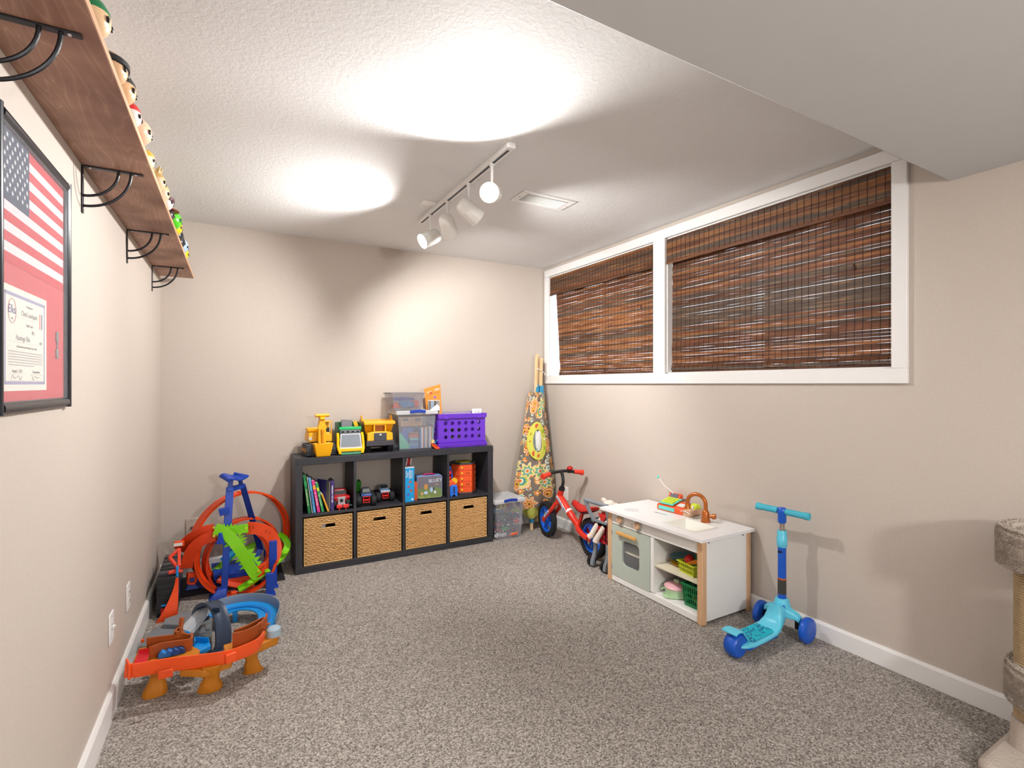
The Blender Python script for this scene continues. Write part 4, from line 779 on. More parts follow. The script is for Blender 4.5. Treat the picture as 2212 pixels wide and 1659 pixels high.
# ================================================================ wall shelf with brackets
SW, SZ = .184, 1.947
def shelfmat():
    m, N, L, b = nodes('stained_pine'); tc = N.new('ShaderNodeTexCoord'); mp = N.new('ShaderNodeMapping'); mp.inputs['Scale'].default_value = (9, .9, 9); L.new(tc.outputs['Object'], mp.inputs[0])
    n = N.new('ShaderNodeTexNoise'); n.inputs['Scale'].default_value = 1.6; n.inputs['Detail'].default_value = 1; n.inputs['Distortion'].default_value = .7; L.new(mp.outputs[0], n.inputs['Vector'])
    mm = N.new('ShaderNodeMath'); mm.operation = 'MULTIPLY'; mm.inputs[1].default_value = 26; L.new(n.outputs['Fac'], mm.inputs[0])
    fr_ = N.new('ShaderNodeMath'); fr_.operation = 'PINGPONG'; fr_.inputs[1].default_value = 1; L.new(mm.outputs[0], fr_.inputs[0])
    r = ramp(N, [(0., '#c9a189'), (.12, '#b38a74'), (1., '#aa806c')]); L.new(fr_.outputs[0], r.inputs[0])
    n2 = N.new('ShaderNodeTexNoise'); n2.inputs['Scale'].default_value = 4; n2.inputs['Detail'].default_value = 3; L.new(tc.outputs['Object'], n2.inputs['Vector'])
    r2 = ramp(N, [(.32, '#b39f96'), (.6, '#ffffff')]); L.new(n2.outputs['Fac'], r2.inputs[0])
    mx = N.new('ShaderNodeMix'); mx.data_type = 'RGBA'; mx.blend_type = 'MULTIPLY'; mx.inputs[0].default_value = 1; L.new(r.outputs[0], mx.inputs[6]); L.new(r2.outputs[0], mx.inputs[7])
    L.new(mx.outputs[2], b.inputs['Base Color']); b.inputs['Roughness'].default_value = .5; return m
sh = thing('wall_shelf', 'long brown stained wood shelf on black iron brackets high on left wall', 'shelf', (0, D, SZ), LA)
obj('board', box(0, SW, -3.1, -.085, 0, .019), shelfmat(), sh, bevel=.0012)
obj('front_edge', box(SW, SW + .0012, -3.1, -.085, .001, .018), wood('raw_pine_edge', '#c08a62', '#d9a57b', 1, 7), sh)
iron = mat('black_iron', '#1c1e24', .4, .3, bump=.1)
br = obj('bracket', G().box(0, .004, -.009, .009, -.148, 0).box(0, .156, -.009, .009, -.0045, -.0003), iron, sh, bevel=.0015)
obj('curved_rod', G().tube(arc((.002, 0, -.003), .090, 0, -90, 12), .0042, 8).tube(arc((.002, 0, -.003), .122, 0, -90, 14), .0042, 8), iron, br, smooth=True)
for p, rr in (((.137, 0, -.0045), (math.pi, 0, 0)), ((.02, 0, -.0045), (math.pi, 0, 0)), ((.004, 0, -.135), (0, math.pi / 2, 0)), ((.004, 0, -.03), (0, math.pi / 2, 0))):
    obj('screw_head', G().lathe([(.0042, 0), (.0036, .0014), (0, .002)], 10), chrome, br, loc=p, rot=rr)
br.location = (0, 1.272 - D, 0)
for y in (2.022, 2.767, 3.535): c = copy_tree(br, sh); c.location = (0, y - D, 0)
# ---------------------------------------------------------------- big-headed vinyl figures along the shelf edge
def skinm(h): return mat('vinyl_' + h[1:], h, .3)
eye = mat('eye_black', '#0a0a0c', .2)
def figure(y, label, head, hair, body, hs=1., x=.118, style='cap', extra=None, tall=1., wide=1.):
    r = thing('vinyl_figure', label, 'toy figure', (LX(y) + x, y, SZ + .019), LA, 'vinyl figures on the wall shelf')
    b = skinm(body)
    g = G().ball((0, 0, .030 * tall), (.014, .017, .022 * tall), 12)
    obj('torso', g, b, r, smooth=True)
    for s in (-1, 1):
        obj('leg', G().tube([(0, s * .009, .022 * tall), (.001, s * .010, 0)], [.009, .008], 10).ball((.005, s * .010, .004), (.013, .008, .004), 8), skinm(extra or '#2b2f3a'), r, smooth=True)
        obj('arm', G().tube([(0, s * .016, .042 * tall), (.006, s * .024, .024 * tall)], [.006, .005], 8).ball((.007, s * .025, .022 * tall), .006, 8), b, r, smooth=True)
    z = .048 * tall + .030 * hs
    hd = obj('head', G().ball((0, 0, z), (.030 * hs, .034 * hs * wide, .029 * hs), 18), skinm(head), r, smooth=True)
    for s in (-1, 1): obj('eye', G().ball((.0275 * hs, s * .013 * hs, z - .003), (.004, .0055 * hs, .0055 * hs), 8), eye, hd, smooth=True)
    hm = skinm(hair)
    if style == 'cap': obj('hair', G().lathe([(.0315 * hs, .002), (.0325 * hs, .008), (.029 * hs, .018 * hs), (.02 * hs, .028 * hs), (0, .034 * hs)], 18, T(-.002, 0, z) @ RY(-.25) @ Matrix.Diagonal((1, 1.1, 1, 1))), hm, hd, smooth=True)
    if style == 'band': obj('headband', G().lathe([(.0305 * hs, -.002), (.0330 * hs, 0), (.0330 * hs, .012), (.0300 * hs, .016)], 18, T(0, 0, z + .003) @ Matrix.Diagonal((1, 1.14, 1, 1))), hm, hd, smooth=True)
    if style == 'spiky':
        g = G()
        for k in range(9):
            a = k * 2.4; q = .017 * hs; g.tube([(-.002 + q * .6 * math.cos(a), q * math.sin(a), z + .018 * hs), (-.006 + 1.5 * q * math.cos(a), 1.9 * q * math.sin(a), z + .042 * hs)], [.011 * hs, .001], 7)
        obj('hair', g.ball((-.003, 0, z + .008), (.031 * hs, .036 * hs, .024 * hs), 14), hm, hd, smooth=True)
    if style == 'pompom': obj('bobble', G().ball((0, .05 * hs, z + .012), .012 * hs, 10).tube([(0, .028 * hs, z + .018), (0, .046 * hs, z + .013)], .004, 6), hm, hd, smooth=True)
    if style == 'hat': obj('hat', G().lathe([(.048 * hs, .012), (.047 * hs, .015), (.024 * hs, .017), (.02 * hs, .034), (0, .036)], 20, T(0, 0, z + .006)), hm, hd, smooth=True)
    if style == 'horns':
        g = G()
        for s in (-1, 1): g.tube([(0, s * .02 * hs, z + .02 * hs), (0, s * .032 * hs, z + .034 * hs), (.004, s * .028 * hs, z + .05 * hs)], [.009, .007, .002], 8)
        obj('horns', g, hm, hd, smooth=True)
    return r
FIG = [
 (1.42, 'vinyl figure with green cap and pale face, nearest camera on the shelf', '#e9c49a', '#1f7a4c', '#2a3040', 1.0, 'cap'),
 (1.62, 'vinyl figure with black wrapped headband on the wall shelf', '#d9ae84', '#26262b', '#2b2b30', 1.0, 'band'),
 (1.73, 'vinyl figure with black hair and plain tan face on the wall shelf', '#e3b285', '#1f2024', '#40424a', 1.05, 'cap'),
 (1.87, 'vinyl figure with bright red headgear on the wall shelf', '#ded7d2', '#cf2c2a', '#28407c', .9, 'cap'),
 (2.00, 'bald pink vinyl figure with white bobble on the wall shelf', '#eebd9e', '#efe2d4', '#e6b295', 1.15, 'pompom'),
 (2.20, 'small pale vinyl figure with yellow hair on the wall shelf', '#efd9c0', '#e0b13c', '#ddd6cc', .8, 'cap'),
 (2.44, 'vinyl figure with sandy spiky hair on the wall shelf', '#f0cba6', '#c9a464', '#7c8794', 1.0, 'spiky'),
 (2.58, 'vinyl figure with blond hair and sky blue coat on the wall shelf', '#f0cfae', '#d8ba7c', '#3d8fd0', 1.0, 'cap'),
 (2.70, 'round maroon and white masked vinyl figure on the wall shelf', '#e8dcd8', '#5e2738', '#c9333a', 1.05, 'band'),
 (2.86, 'vinyl figure under a dark red hat on the wall shelf', '#3b3238', '#a32030', '#3d3d46', .8, 'hat'),
 (3.01, 'tall bright green horned vinyl figure on the wall shelf', '#4fc21b', '#43a818', '#3f9a1c', 1.25, 'horns'),
 (3.12, 'yellow vinyl figure with pale body beside the green horned one', '#f0c61e', '#e9b90f', '#e7d6ae', 1.1, 'cap'),
 (3.26, 'black spiky vinyl figure in front of the card castle', '#24262c', '#17181c', '#2a2c34', .95, 'spiky'),
 (3.40, 'second black vinyl figure on the shelf, orange body', '#2a2c34', '#1c1d22', '#d8603a', .9, 'spiky'),
 (3.53, 'pale blue round vinyl figure near shelf end', '#a9c3ea', '#b8cdf0', '#9bb6e2', 1.05, 'cap'),
 (3.69, 'small yellow and purple vinyl figure at shelf end', '#e6d52a', '#d9c81f', '#8a6fb4', .85, 'cap'),
]
for y, lb, hd_, hr, bd, hs, st in FIG: figure(y, lb, hd_, hr, bd, hs * 1.35, style=st, x=.136, tall=1.35)
card = mat('card_cream', '#d9cbb4', .8, var=.12, vscale=60); cardg = mat('card_grey', '#a59f98', .8, var=.1, vscale=50)
t = thing('model_house', 'cream card model house with rows of windows behind black figures', 'model house', (LX(3.36) + .075, 3.36, SZ + .019), LA)
obj('walls', box(-.03, .03, -.04, .04, 0, .15), card, t); obj('gable_roof', G().prism([(-.04, .15), (.04, .15), (0, .185)], -.032, .032, 'x'), cardg, t)
wm = mesh('window', G().box(0, .001, -.005, .005, -.006, .006), dkgrey)
for iz in range(4):
    for iy in range(4): link('window', wm, t, (.0302, -.027 + iy * .018, .05 + iz * .026))
t = thing('boxed_figure', 'small white display box holding a figure at far end of shelf', 'box', (LX(3.60) + .06, 3.60, SZ + .019), LA)
g = G()
for a in ((-.04, .04, -.045, .045, 0, .004), (-.04, .04, -.045, .045, .146, .15), (-.04, .04, -.045, -.041, .004, .146), (-.04, .04, .041, .045, .004, .146), (-.04, -.037, -.041, .041, .004, .146)): g.box(*a)
obj('carton', g, mat('carton_white', '#d6d2cc', .6), t); obj('window_film', box(.037, .038, -.041, .041, .004, .146), clear('film', '#ffffff', .08, .05), t)
obj('tucked_card', G().box(-.03, .03, -.03, .03, 0, .003, T(0, 0, .02) @ RY(.3)), cardg, t)
t = thing('clear_case', 'clear acrylic case standing at the far shelf end by back wall', 'display case', (LX(3.79) + .055, 3.79, SZ + .019), LA)
obj('base', box(-.05, .05, -.05, .05, 0, .008), card, t); obj('cover', box(-.048, .048, -.048, .048, .008, .13), clear('acrylic', '#ffffff', .12, .05), t)
obj('model', G().lathe([(.03, .008), (.028, .03), (.012, .034), (.02, .06), (.008, .09), (0, .1)], 12), cardg, t, smooth=True)
# ================================================================ framed flag and certificate
FY, FW_, FZ0, FZ1 = 1.350, .500, 1.203, 1.826
fl_ = thing('framed_flag', 'black framed red shadow box with striped flag and certificate on left wall', 'picture frame', (LX(FY), FY, FZ0), LA)
fh = FZ1 - FZ0; frm = mat('frame_black', '#23262e', .25, .2); b_ = .026
def fbar(p, q): return G().sweep([p, q], [(-b_ / 2, 0), (b_ / 2, 0), (b_ / 2, .008), (b_ / 4, .015), (0, .0165), (-b_ / 4, .015), (-b_ / 2, .008)], (1, 0, 0))
for p, q in (((0, b_ / 2, 0), (0, b_ / 2, fh)), ((0, FW_ - b_ / 2, 0), (0, FW_ - b_ / 2, fh)), ((0, b_, b_ / 2), (0, FW_ - b_, b_ / 2)), ((0, b_, fh - b_ / 2), (0, FW_ - b_, fh - b_ / 2))): obj('frame_rail', fbar(p, q), frm, fl_, smooth=True)
obj('backing_mat', box(.0005, .002, b_ * .6, FW_ - b_ * .6, b_ * .6, fh - b_ * .6), mat('mat_red', '#c9444a', .8, var=.03), fl_)
flag = obj('flag', box(.002, .0024, .034, FW_ - .032, .318, fh - .028), mat('flag_white', '#d9d3d6', .8), fl_)
fy0, fy1, fz0, fz1 = .034, FW_ - .032, .318, fh - .028; sh_ = (fz1 - fz0) / 13
for i in range(0, 13, 2): obj('stripe', box(.0024, .0028, fy0, fy1, fz1 - (i + 1) * sh_, fz1 - i * sh_), mat('flag_red', '#c4232f', .8), flag)
cy1 = fy0 + .170
obj('canton', box(.0028, .0033, fy0, cy1, fz1 - 7 * sh_, fz1), mat('flag_navy', '#26304e', .8), flag)
st = [(math.cos(math.pi / 2 + k * math.pi / 5) * (1 if k % 2 == 0 else .4), math.sin(math.pi / 2 + k * math.pi / 5) * (1 if k % 2 == 0 else .4)) for k in range(10)]
sm = mesh('star', G().prism([(a * .0066, b * .0066) for a, b in st], 0, .0004, 'x'), mat('star_white', '#ebe7ea', .7))
for rr in range(9):
    for cc in range(11):
        if (rr + cc) % 2 == 0: link('star', sm, flag, (.0033, fy0 + .014 + cc * .0142, fz1 - .0125 - rr * (7 * sh_ - .02) / 9))
cz0, cz1, ca, cb = .048, .272, .049, .328
ce = obj('certificate', box(.0021, .0026, ca, cb, cz0, cz1), mat('certificate_paper', '#e7e0d4', .8, var=.02), fl_)
bd = mat('border_lilac', '#9d97b4', .8, var=.3, vscale=300); ink = mat('ink_grey', '#7d7876', .8); inkb = mat('ink_blue', '#27357c', .7)
g = G(); o1, o2 = .014, .021
g.box(.0026, .0028, ca + o1, cb - o1, cz0 + o1, cz0 + o2).box(.0026, .0028, ca + o1, cb - o1, cz1 - o2, cz1 - o1).box(.0026, .0028, ca + o1, ca + o2, cz0 + o1, cz1 - o1).box(.0026, .0028, cb - o2, cb - o1, cz0 + o1, cz1 - o1)
obj('border', g, bd, ce); ROT = (math.pi / 2, 0, math.pi / 2); cm_ = (ca + cb) / 2
def ct(s, y, z, size, m=ink): text('lettering', s, size, m, ce, (.0028, y, z), ROT, ext=.0001)
ct('Elks', ca + .055, .222, .026, inkb); ct('USA', ca + .055, .203, .006)
ct('Presented to', cm_ + .02, .238, .008); ct('Chris Lundquist', cm_ + .02, .220, .016); ct('Eagle Scout', cm_ + .02, .196, .0095); ct('2011', cm_ + .045, .181, .012)
ct('Hastings Elks', cm_ - .02, .164, .0165); ct('1759', cb - .045, .160, .010)
ct('by Benevolent and Protective Order of Elks', cm_ + .005, .145, .0072)
ct('August 7, 2012', ca + .085, .091, .010); ct('Congratulations', cb - .075, .091, .008)
g = G()
for k in range(6): g.box(.0026, .0028, ca + .035, cb - (.03 if k < 5 else .09), .132 - k * .0058, .1345 - k * .0058)
for a, b, z in ((ca + .08, cb - .05, .209), (ca + .04, cb - .06, .154), (ca + .04, ca + .13, .084), (cb - .12, cb - .03, .084), (ca + .04, ca + .13, .071), (cb - .12, cb - .03, .071)): g.box(.0026, .0028, a, b, z, z + .0006)
obj('text_lines', g, mat('ink_pale', '#b1aaa6', .8), ce)
for y, q in ((ca + .05, 1), (cb - .11, 2)):
    rg = random.Random(q); obj('signature', G().tube(smoothpath([(.0028, y + k * .006, .074 + rg.uniform(-.002, .009)) for k in range(11)], 3), .0005, 4), ink, ce)
obj('emblem_ring', G().tube([(.0028, ca + .055 + .022 * math.cos(a * .3), .219 + .026 * math.sin(a * .3)) for a in range(21)], .0006, 5, True), mat('ring_red', '#c0564e', .7), ce)
for k, m_ in enumerate((orange, wplast, inkb)): obj('ribbon_mark', box(.0026, .0029, cb - .052 + k * .006, cb - .046 + k * .006, .195, .232), m_, ce)
obj('medal', G().prism([(.403, .13), (.420, .13), (.422, .152), (.414, .156), (.414, .172), (.422, .178), (.420, .202), (.404, .202), (.402, .178), (.409, .172), (.409, .156), (.401, .152)], .002, .005, 'x'), mat('pewter', '#9a9a9c', .35, .8), fl_, bevel=.0006)
obj('glazing', box(.0095, .0105, b_ * .7, FW_ - b_ * .7, b_ * .7, fh - b_ * .7), clear('frame_glass', '#e8eef5', .10, .03), fl_)
# ================================================================ toy kitchen (front faces -x)
kx, ky0, ky1 = 2.536, 1.795, 2.548
kw = mat('kitchen_white', '#efeeeb', .45, var=.02); ksage = mat('kitchen_sage', '#b9c3b8', .5, var=.03); pine = wood('pine_post', '#cfa27a', '#e0b88f', 2, 6, .5); pine2 = wood('pine_handle', '#d39a4d', '#e2ad62', 1, 8, .45)
copper = mat('copper_plastic', '#b5642a', .28, .35); oak = wood('knob_wood', '#c59a78', '#dbb596', 2, 9, .5)
k = thing('toy_kitchen', 'white wooden play kitchen with sage oven door and copper tap', 'toy kitchen', (0, 0, 0))
for x, y in ((kx - .006, ky0), (kx - .006, ky1 - .036), (2.894, ky0), (2.894, ky1 - .036)): obj('corner_post', box(x, x + .034, y, y + .036, 0, .440), pine, k, bevel=.004)
kt = G()
sx0, sx1, sy0, sy1 = 2.585, 2.755, 1.895, 2.105; tx0, tx1, ty0, ty1 = 2.498, 2.928, 1.772, 2.585
for a in ((tx0, sx0, ty0, ty1), (sx1, tx1, ty0, ty1), (sx0, sx1, ty0, sy0), (sx0, sx1, sy1, ty1)): kt.box(a[0], a[1], a[2], a[3], .446, .462)
obj('worktop', kt, mat('worktop_white', '#f0eff0', .3, var=.02), k)
g = G(); i = .032; A = [(sx0, sy0), (sx1, sy0), (sx1, sy1), (sx0, sy1)]; B = [(sx0 + i, sy0 + i), (sx1 - i, sy0 + i), (sx1 - i, sy1 - i), (sx0 + i, sy1 - i)]; O = [(sx0 - .012, sy0 - .012), (sx1 + .012, sy0 - .012), (sx1 + .012, sy1 + .012), (sx0 - .012, sy1 + .012)]
v = [(x, y, .463) for x, y in O] + [(x, y, .4645) for x, y in O] + [(x, y, .4645) for x, y in A] + [(x, y, .405) for x, y in B]
f = []
for a, b in ((0, 4), (4, 8), (8, 12)):
    for q in range(4): f.append((a + q, a + (q + 1) % 4, b + (q + 1) % 4, b + q))
f.append((12, 13, 14, 15)); obj('sink_basin', g.add(v, f), mat('sink_cream', '#ebeae0', .35), k)
obj('side_panel', box(2.562, 2.894, ky0 + .006, ky0 + .018, .015, .440), kw, k); obj('side_panel', box(2.562, 2.894, ky1 - .018, ky1 - .006, .015, .440), kw, k)
obj('back_panel', box(2.914, 2.922, ky0 + .03, ky1 - .03, .015, .440), kw, k)
obj('control_panel', box(kx, kx + .014, ky0 + .036, ky1 - .036, .370, .4455), kw, k, bevel=.002)
obj('plinth', box(kx, kx + .014, ky0 + .036, ky1 - .036, .004, .040), kw, k, bevel=.002)
obj('bottom_board', box(kx + .014, 2.914, ky0 + .018, ky1 - .018, .036, .048), kw, k)
obj('inner_wall', box(kx + .004, 2.914, 2.150, 2.176, .048, .440), kw, k)
obj('shelf_board', box(kx + .012, 2.914, ky0 + .018, 2.150, .200, .212), mat('shelf_cream', '#e4dcc4', .5), k, bevel=.001)
obj('oven_shelf', box(kx + .03, 2.914, 2.176, ky1 - .018, .198, .208), mat('shelf_cream', '#e4dcc4', .5), k)
# oven door with a rounded window
dy0, dy1, dz0, dz1 = 2.178, 2.511, .042, .366; wy0, wy1, wz0, wz1 = 2.262, 2.414, .130, .285
dr = obj('oven_door', frameplate(rrect(dy0, dy1, dz0, dz1, .004), rrect(wy0, wy1, wz0, wz1, .028), kx - .002, kx + .012), ksage, k)
obj('window_pane', box(kx + .004, kx + .006, wy0, wy1, wz0, wz1), clear('oven_glass', '#c8ccd0', .12, .05), dr)
obj('door_handle', G().box(kx - .026, kx - .012, 2.276, 2.446, .319, .336).box(kx - .013, kx, 2.30, 2.312, .322, .333).box(kx - .013, kx, 2.41, 2.422, .322, .333), pine2, dr, bevel=.002)
for z in (.075, .30): obj('hinge', box(kx - .004, kx, 2.508, 2.514, z, z + .03), grey, dr)
for y in (2.428, 2.272):
    kn = obj('control_knob', G().lathe([(.021, 0), (.021, .017), (.018, .021), (0, .0215)], 24, T(kx, y, .408) @ RY(-math.pi / 2)), oak, k, smooth=True)
    obj('dial_ring', G().lathe([(.034, 0), (.034, .0015), (0, .0016)], 24, T(kx, y, .408) @ RY(-math.pi / 2)), mat('dial_print', '#b8c2bd', .6, var=.4, vscale=90), kn, smooth=True)
    obj('pointer', box(kx - .0225, kx - .0215, y - .0015, y + .0015, .408, .424), mat('burnt_mark', '#8a5f3f', .6), kn)
tp = obj('tap', G().lathe([(.026, 0), (.026, .014), (.022, .018), (.021, .055), (.016, .066), (.0125, .07)], 20, T(2.800, 1.998, .462)), copper, k, smooth=True)
dirv = Vector((-.045, .1, 0)).normalized(); R_ = .052; pts = [Vector((2.800, 1.998, .53)), Vector((2.800, 1.998, .565))]
for q in range(1, 11): a = math.pi * q / 10; pts.append(Vector((2.800, 1.998, .565)) + dirv * (R_ - R_ * math.cos(a)) + Vector((0, 0, R_ * math.sin(a))))
pts += [pts[-1] + Vector((0, 0, -.015)), pts[-1] + Vector((0, 0, -.04))]
obj('gooseneck', G().tube(pts, [.0115] * (len(pts) - 2) + [.0125, .019], 14), copper, tp, smooth=True)
obj('lever', G().cyl((2.808, 1.985, .495), (2.818, 1.962, .499), .009, n=12).cyl((2.817, 1.965, .4985), (2.824, 1.948, .502), .016, n=16), copper, tp, smooth=True)
sl_ = mesh('drain_slot', G().box(-.003, .003, -.035, .035, 0, .0012), mat('slot_dark', '#6e5a3a', .7))
for j in range(5): link('drain_slot', sl_, k, (2.80 + j * .018, 2.11 - j * .004, .462))
obj('hob_print', G().lathe([(.045, 0), (.045, .0006), (0, .0007)], 24, T(2.62, 2.42, .462)), mat('print_grey', '#d5d3d5', .5, var=.1, vscale=80), k)
scrib('hob_lettering', .085, .02, mat('print_dark', '#8f9096', .6), k, T(2.72, 2.27, .4622) @ RZ(-1.45) @ RX(-math.pi / 2), 31)
for x in (2.585, 2.865): obj('cam_bolt', G().lathe([(.006, 0), (.006, .002), (0, .0022)], 12, T(x, ky0 + .006, .43) @ RX(math.pi / 2)), grey, k, smooth=True)
# ---------------------------------------------------------------- toy cash register
cr = thing('toy_cash_register', 'orange toy cash register with lime keys on the play kitchen worktop', 'toy register', (2.858, 2.268, .4625), rad(4))
aqua = mat('aqua_plastic', '#68cfc6', .4); limek = mat('lime_key', '#d2e337', .4); rego = mat('register_orange', '#f0571c', .35)
obj('housing', G().prism([(-.072, 0), (.072, 0), (.072, .045), (.02, .06), (-.072, .034)], -.098, .098, 'y'), rego, cr, bevel=.006)
obj('keypad', G().box(-.05, .05, -.052, .052, -.003, .004, T(-.018, .030, .056) @ RY(-.25)), aqua, cr, bevel=.002)
km = mesh('key', G().box(-.0075, .0075, -.009, .009, 0, .006), limek)
for a in range(4):
    for b in range(4): q = link('key', km, cr, (-.05 + a * .0195 , .064 - b * .022, .052 + a * .0049), (0, -.25, 0))
obj('display', G().prism([(.022, .058), (.062, .058), (.062, .092), (.046, .098)], .0, .09, 'y'), rego, cr, bevel=.004)
obj('screen', G().box(-.017, .017, -.03, .03, 0, .003, T(.0335, .046, .0785) @ RY(-1.03)), mat('lcd_grey', '#6c6b78', .3), cr)
obj('drawer_front', box(-.0755, -.071, -.04, .083, .007, .03), aqua, cr, bevel=.003)
obj('card_reader', G().box(-.02, .02, -.024, .024, 0, .008, T(-.025, -.06, .043) @ RY(-.2)), mat('reader_pale', '#d9e6e4', .4), cr, bevel=.002)
obj('printed_pad', G().box(-.024, .024, -.034, .034, 0, .003, T(.038, -.05, .052) @ RY(.1)), aqua, cr, bevel=.001)
obj('drawer_box', box(-.068, .05, -.152, -.099, .0, .036), oak, cr, bevel=.002)
obj('coin_roll', G().lathe([(.026, -.018), (.026, .018)], 18, T(.02, -.125, .04) @ RX(math.pi / 2)), mat('lime_roll', '#cfe23a', .4), cr, smooth=True)
obj('plug', box(-.01, .004, -.131, -.117, .036, .056), wplast, cr, bevel=.002)
obj('microphone_wire', G().tube(smoothpath([(.03, .05, .095), (.025, .075, .115), (.015, .11, .14), (.008, .14, .175), (.005, .15, .185)], 5), .0025, 8), wplast, cr, smooth=True)
obj('microphone_tip', G().ball((.004, .152, .190), (.006, .008, .011), 10), aqua, cr, smooth=True)
obj('scanner_wire', G().tube(smoothpath([(-.07, -.085, .022), (-.074, -.10, .03), (-.075, -.13, .028), (-.07, -.15, .02), (-.05, -.135, .045), (-.03, -.115, .055)], 5), .0022, 6), wplast, cr, smooth=True)
# ---------------------------------------------------------------- play food and dishes on the kitchen shelves
def slotted(name, label, cat, loc, rz, w, d, h, m, rows):
    r = thing(name, label, cat, loc, rz); tp_ = .86
    def quad(sx, sy, z): return [(-sx, -sy, z), (sx, -sy, z), (sx, sy, z), (-sx, sy, z)]
    def S(z): s = tp_ + (1 - tp_) * z / h; return w / 2 * s, d / 2 * s
    def ring(z0, z1, t=.003):
        g = G(); a, b = S(z0); c, e = S(z1)
        g.loft([quad(a, b, z0), quad(c, e, z1), quad(c - t, e - t, z1), quad(a - t, b - t, z0)], False, True); return g
    rim = ring(h * .86, h, .004); a, b = S(h); rim.loft([quad(a, b, h - .006), quad(a + .006, b + .006, h - .006), quad(a + .006, b + .006, h), quad(a, b, h)], False, True)
    obj('rim', rim, m, r); bs = ring(0, h * .14); a, b = S(0); bs.box(-a, a, -b, b, 0, .003); obj('base', bs, m, r)
    z0, z1 = h * .14, h * .86
    for q in range(rows): zz = z0 + (z1 - z0) * (q + 1) / (rows + 1); obj('band', ring(zz - .003, zz + .003), m, r)
    g = G()
    for ax in (0, 1):
        n = int((w, d)[ax] / .014)
        for j in range(n + 1):
            u = -1 + 2 * j / n
            for s in (-1, 1):
                def P(z):
                    a, b = S(z); return (u * a, s * (b - .0015), z) if ax == 0 else (s * (a - .0015), u * b, z)
                g.bar(P(z0), P(z1), .006, .003, (0, s, 0) if ax == 0 else (s, 0, 0))
    obj('slotted_wall', g, m, r)
    return r
yb = slotted('small_basket', 'small lime yellow slotted basket with play food on the middle shelf', 'basket', (2.632, 1.945, .2125), rad(-8), .10, .125, .062, mat('lime_basket', '#c8d42a', .4), 1)
tag(obj('toy_tomato', G().ball((0, 0, .028), (.029, .029, .027), 16).lathe([(.004, .05), (.006, .056), (0, .058)], 6), mat('tomato_red', '#d81f1a', .25), smooth=True, loc=(2.625, 1.962, .255)), 'shiny red toy tomato on the lime basket', 'toy food')
tag(obj('toy_carrot', G().tube([(0, 0, 0), (.01, -.05, .022), (.012, -.085, .036)], [.008, .014, .011], 10), mat('carrot_orange', '#e88a1c', .4), smooth=True, loc=(2.60, 1.955, .268)), 'orange toy carrot across the lime basket', 'toy food')
tag(obj('toy_lettuce', G().prism([(-.04, 0), (.03, -.01), (.045, .05), (0, .065), (-.035, .05)], -.006, .006, 'x', RX(.3)), mat('leaf_teal', '#2f9c78', .5), loc=(2.655, 1.945, .238), bevel=.003), 'teal toy leaf standing in the lime basket', 'toy food')
tag(obj('toy_ring', G().tube(arc((0, 0, 0), .02, 0, 360, 20, 'yz')[:-1], .004, 8, True), mat('ring_orange', '#e4a01f', .4), loc=(2.675, 1.935, .305)), 'thin orange toy ring above the lime basket', 'toy food')
def plate_(z, m, label, r=.072):
    tag(obj('toy_plate', G().lathe([(r * .55, 0), (r * .62, .002), (r * .95, .014), (r, .016), (r * .93, .0165), (r * .58, .005), (0, .004)], 28), m, smooth=True, loc=(2.685, 2.055, z)), label, 'plate', 'stacked toy plates')
py = mat('plate_yellow', '#eeb721', .35); pg = mat('plate_sage', '#7fa39b', .35)
plate_(.2125, py, 'yellow toy plate at the bottom of the stack'); plate_(.2245, py, 'second yellow toy plate from the bottom of the stack', .074); plate_(.2365, pg, 'grey green toy plate between yellow and blue ones', .076); plate_(.2485, mat('plate_blue', '#6f9fae', .35), 'blue grey toy plate on top of the stack', .078)
pt = thing('toy_pot', 'mint toy cooking pot with pink lid on the bottom shelf', 'toy pot', (2.625, 2.055, .0485)); mint = mat('mint_plastic', '#bfe0b4', .4); pink = mat('pink_plastic', '#efb6bf', .4)
obj('pot_body', G().lathe([(.055, 0), (.062, .004), (.066, .05), (.067, .052), (.064, .053), (.06, .006), (0, .005)], 28), mint, pt, smooth=True)
obj('lid', G().lathe([(.069, .052), (.07, .056), (.06, .066), (.035, .074), (0, .077)], 28), pink, pt, smooth=True)
obj('lid_knob', G().box(-.006, .006, -.018, .018, .075, .092), mint, pt, bevel=.003)
for s in (-1, 1): obj('pot_handle', G().tube(arc((0, s * .064, .034), .018, -90 if s > 0 else 90, 90 if s > 0 else 270, 8, 'xy'), .004, 8), mint, pt, smooth=True, rot=(0, 0, .9))
tag(obj('toy_saucer', G().lathe([(.035, 0), (.045, .004), (.046, .006), (.036, .004), (0, .003)], 20), mint, smooth=True, loc=(2.588, 1.975 + .09, .0485)), 'mint saucer in front of the toy pot', 'plate')
gb = slotted('green_basket', 'green slotted shopping basket on bottom shelf of the play kitchen', 'basket', (2.66, 1.893, .0485), rad(2), .20, .135, .125, mat('basket_green', '#0c7a41', .4), 2)
tag(obj('toy_banana', G().tube(smoothpath([(0, -.03, .03), (0, 0, .015), (0, .03, .022), (0, .05, .045)], 5), [.004] + [.012] * 14 + [.004], 10), mat('banana_yellow', '#e8d02c', .4), smooth=True, loc=(2.62, 1.885, .052)), 'yellow toy banana inside the green basket', 'toy food')
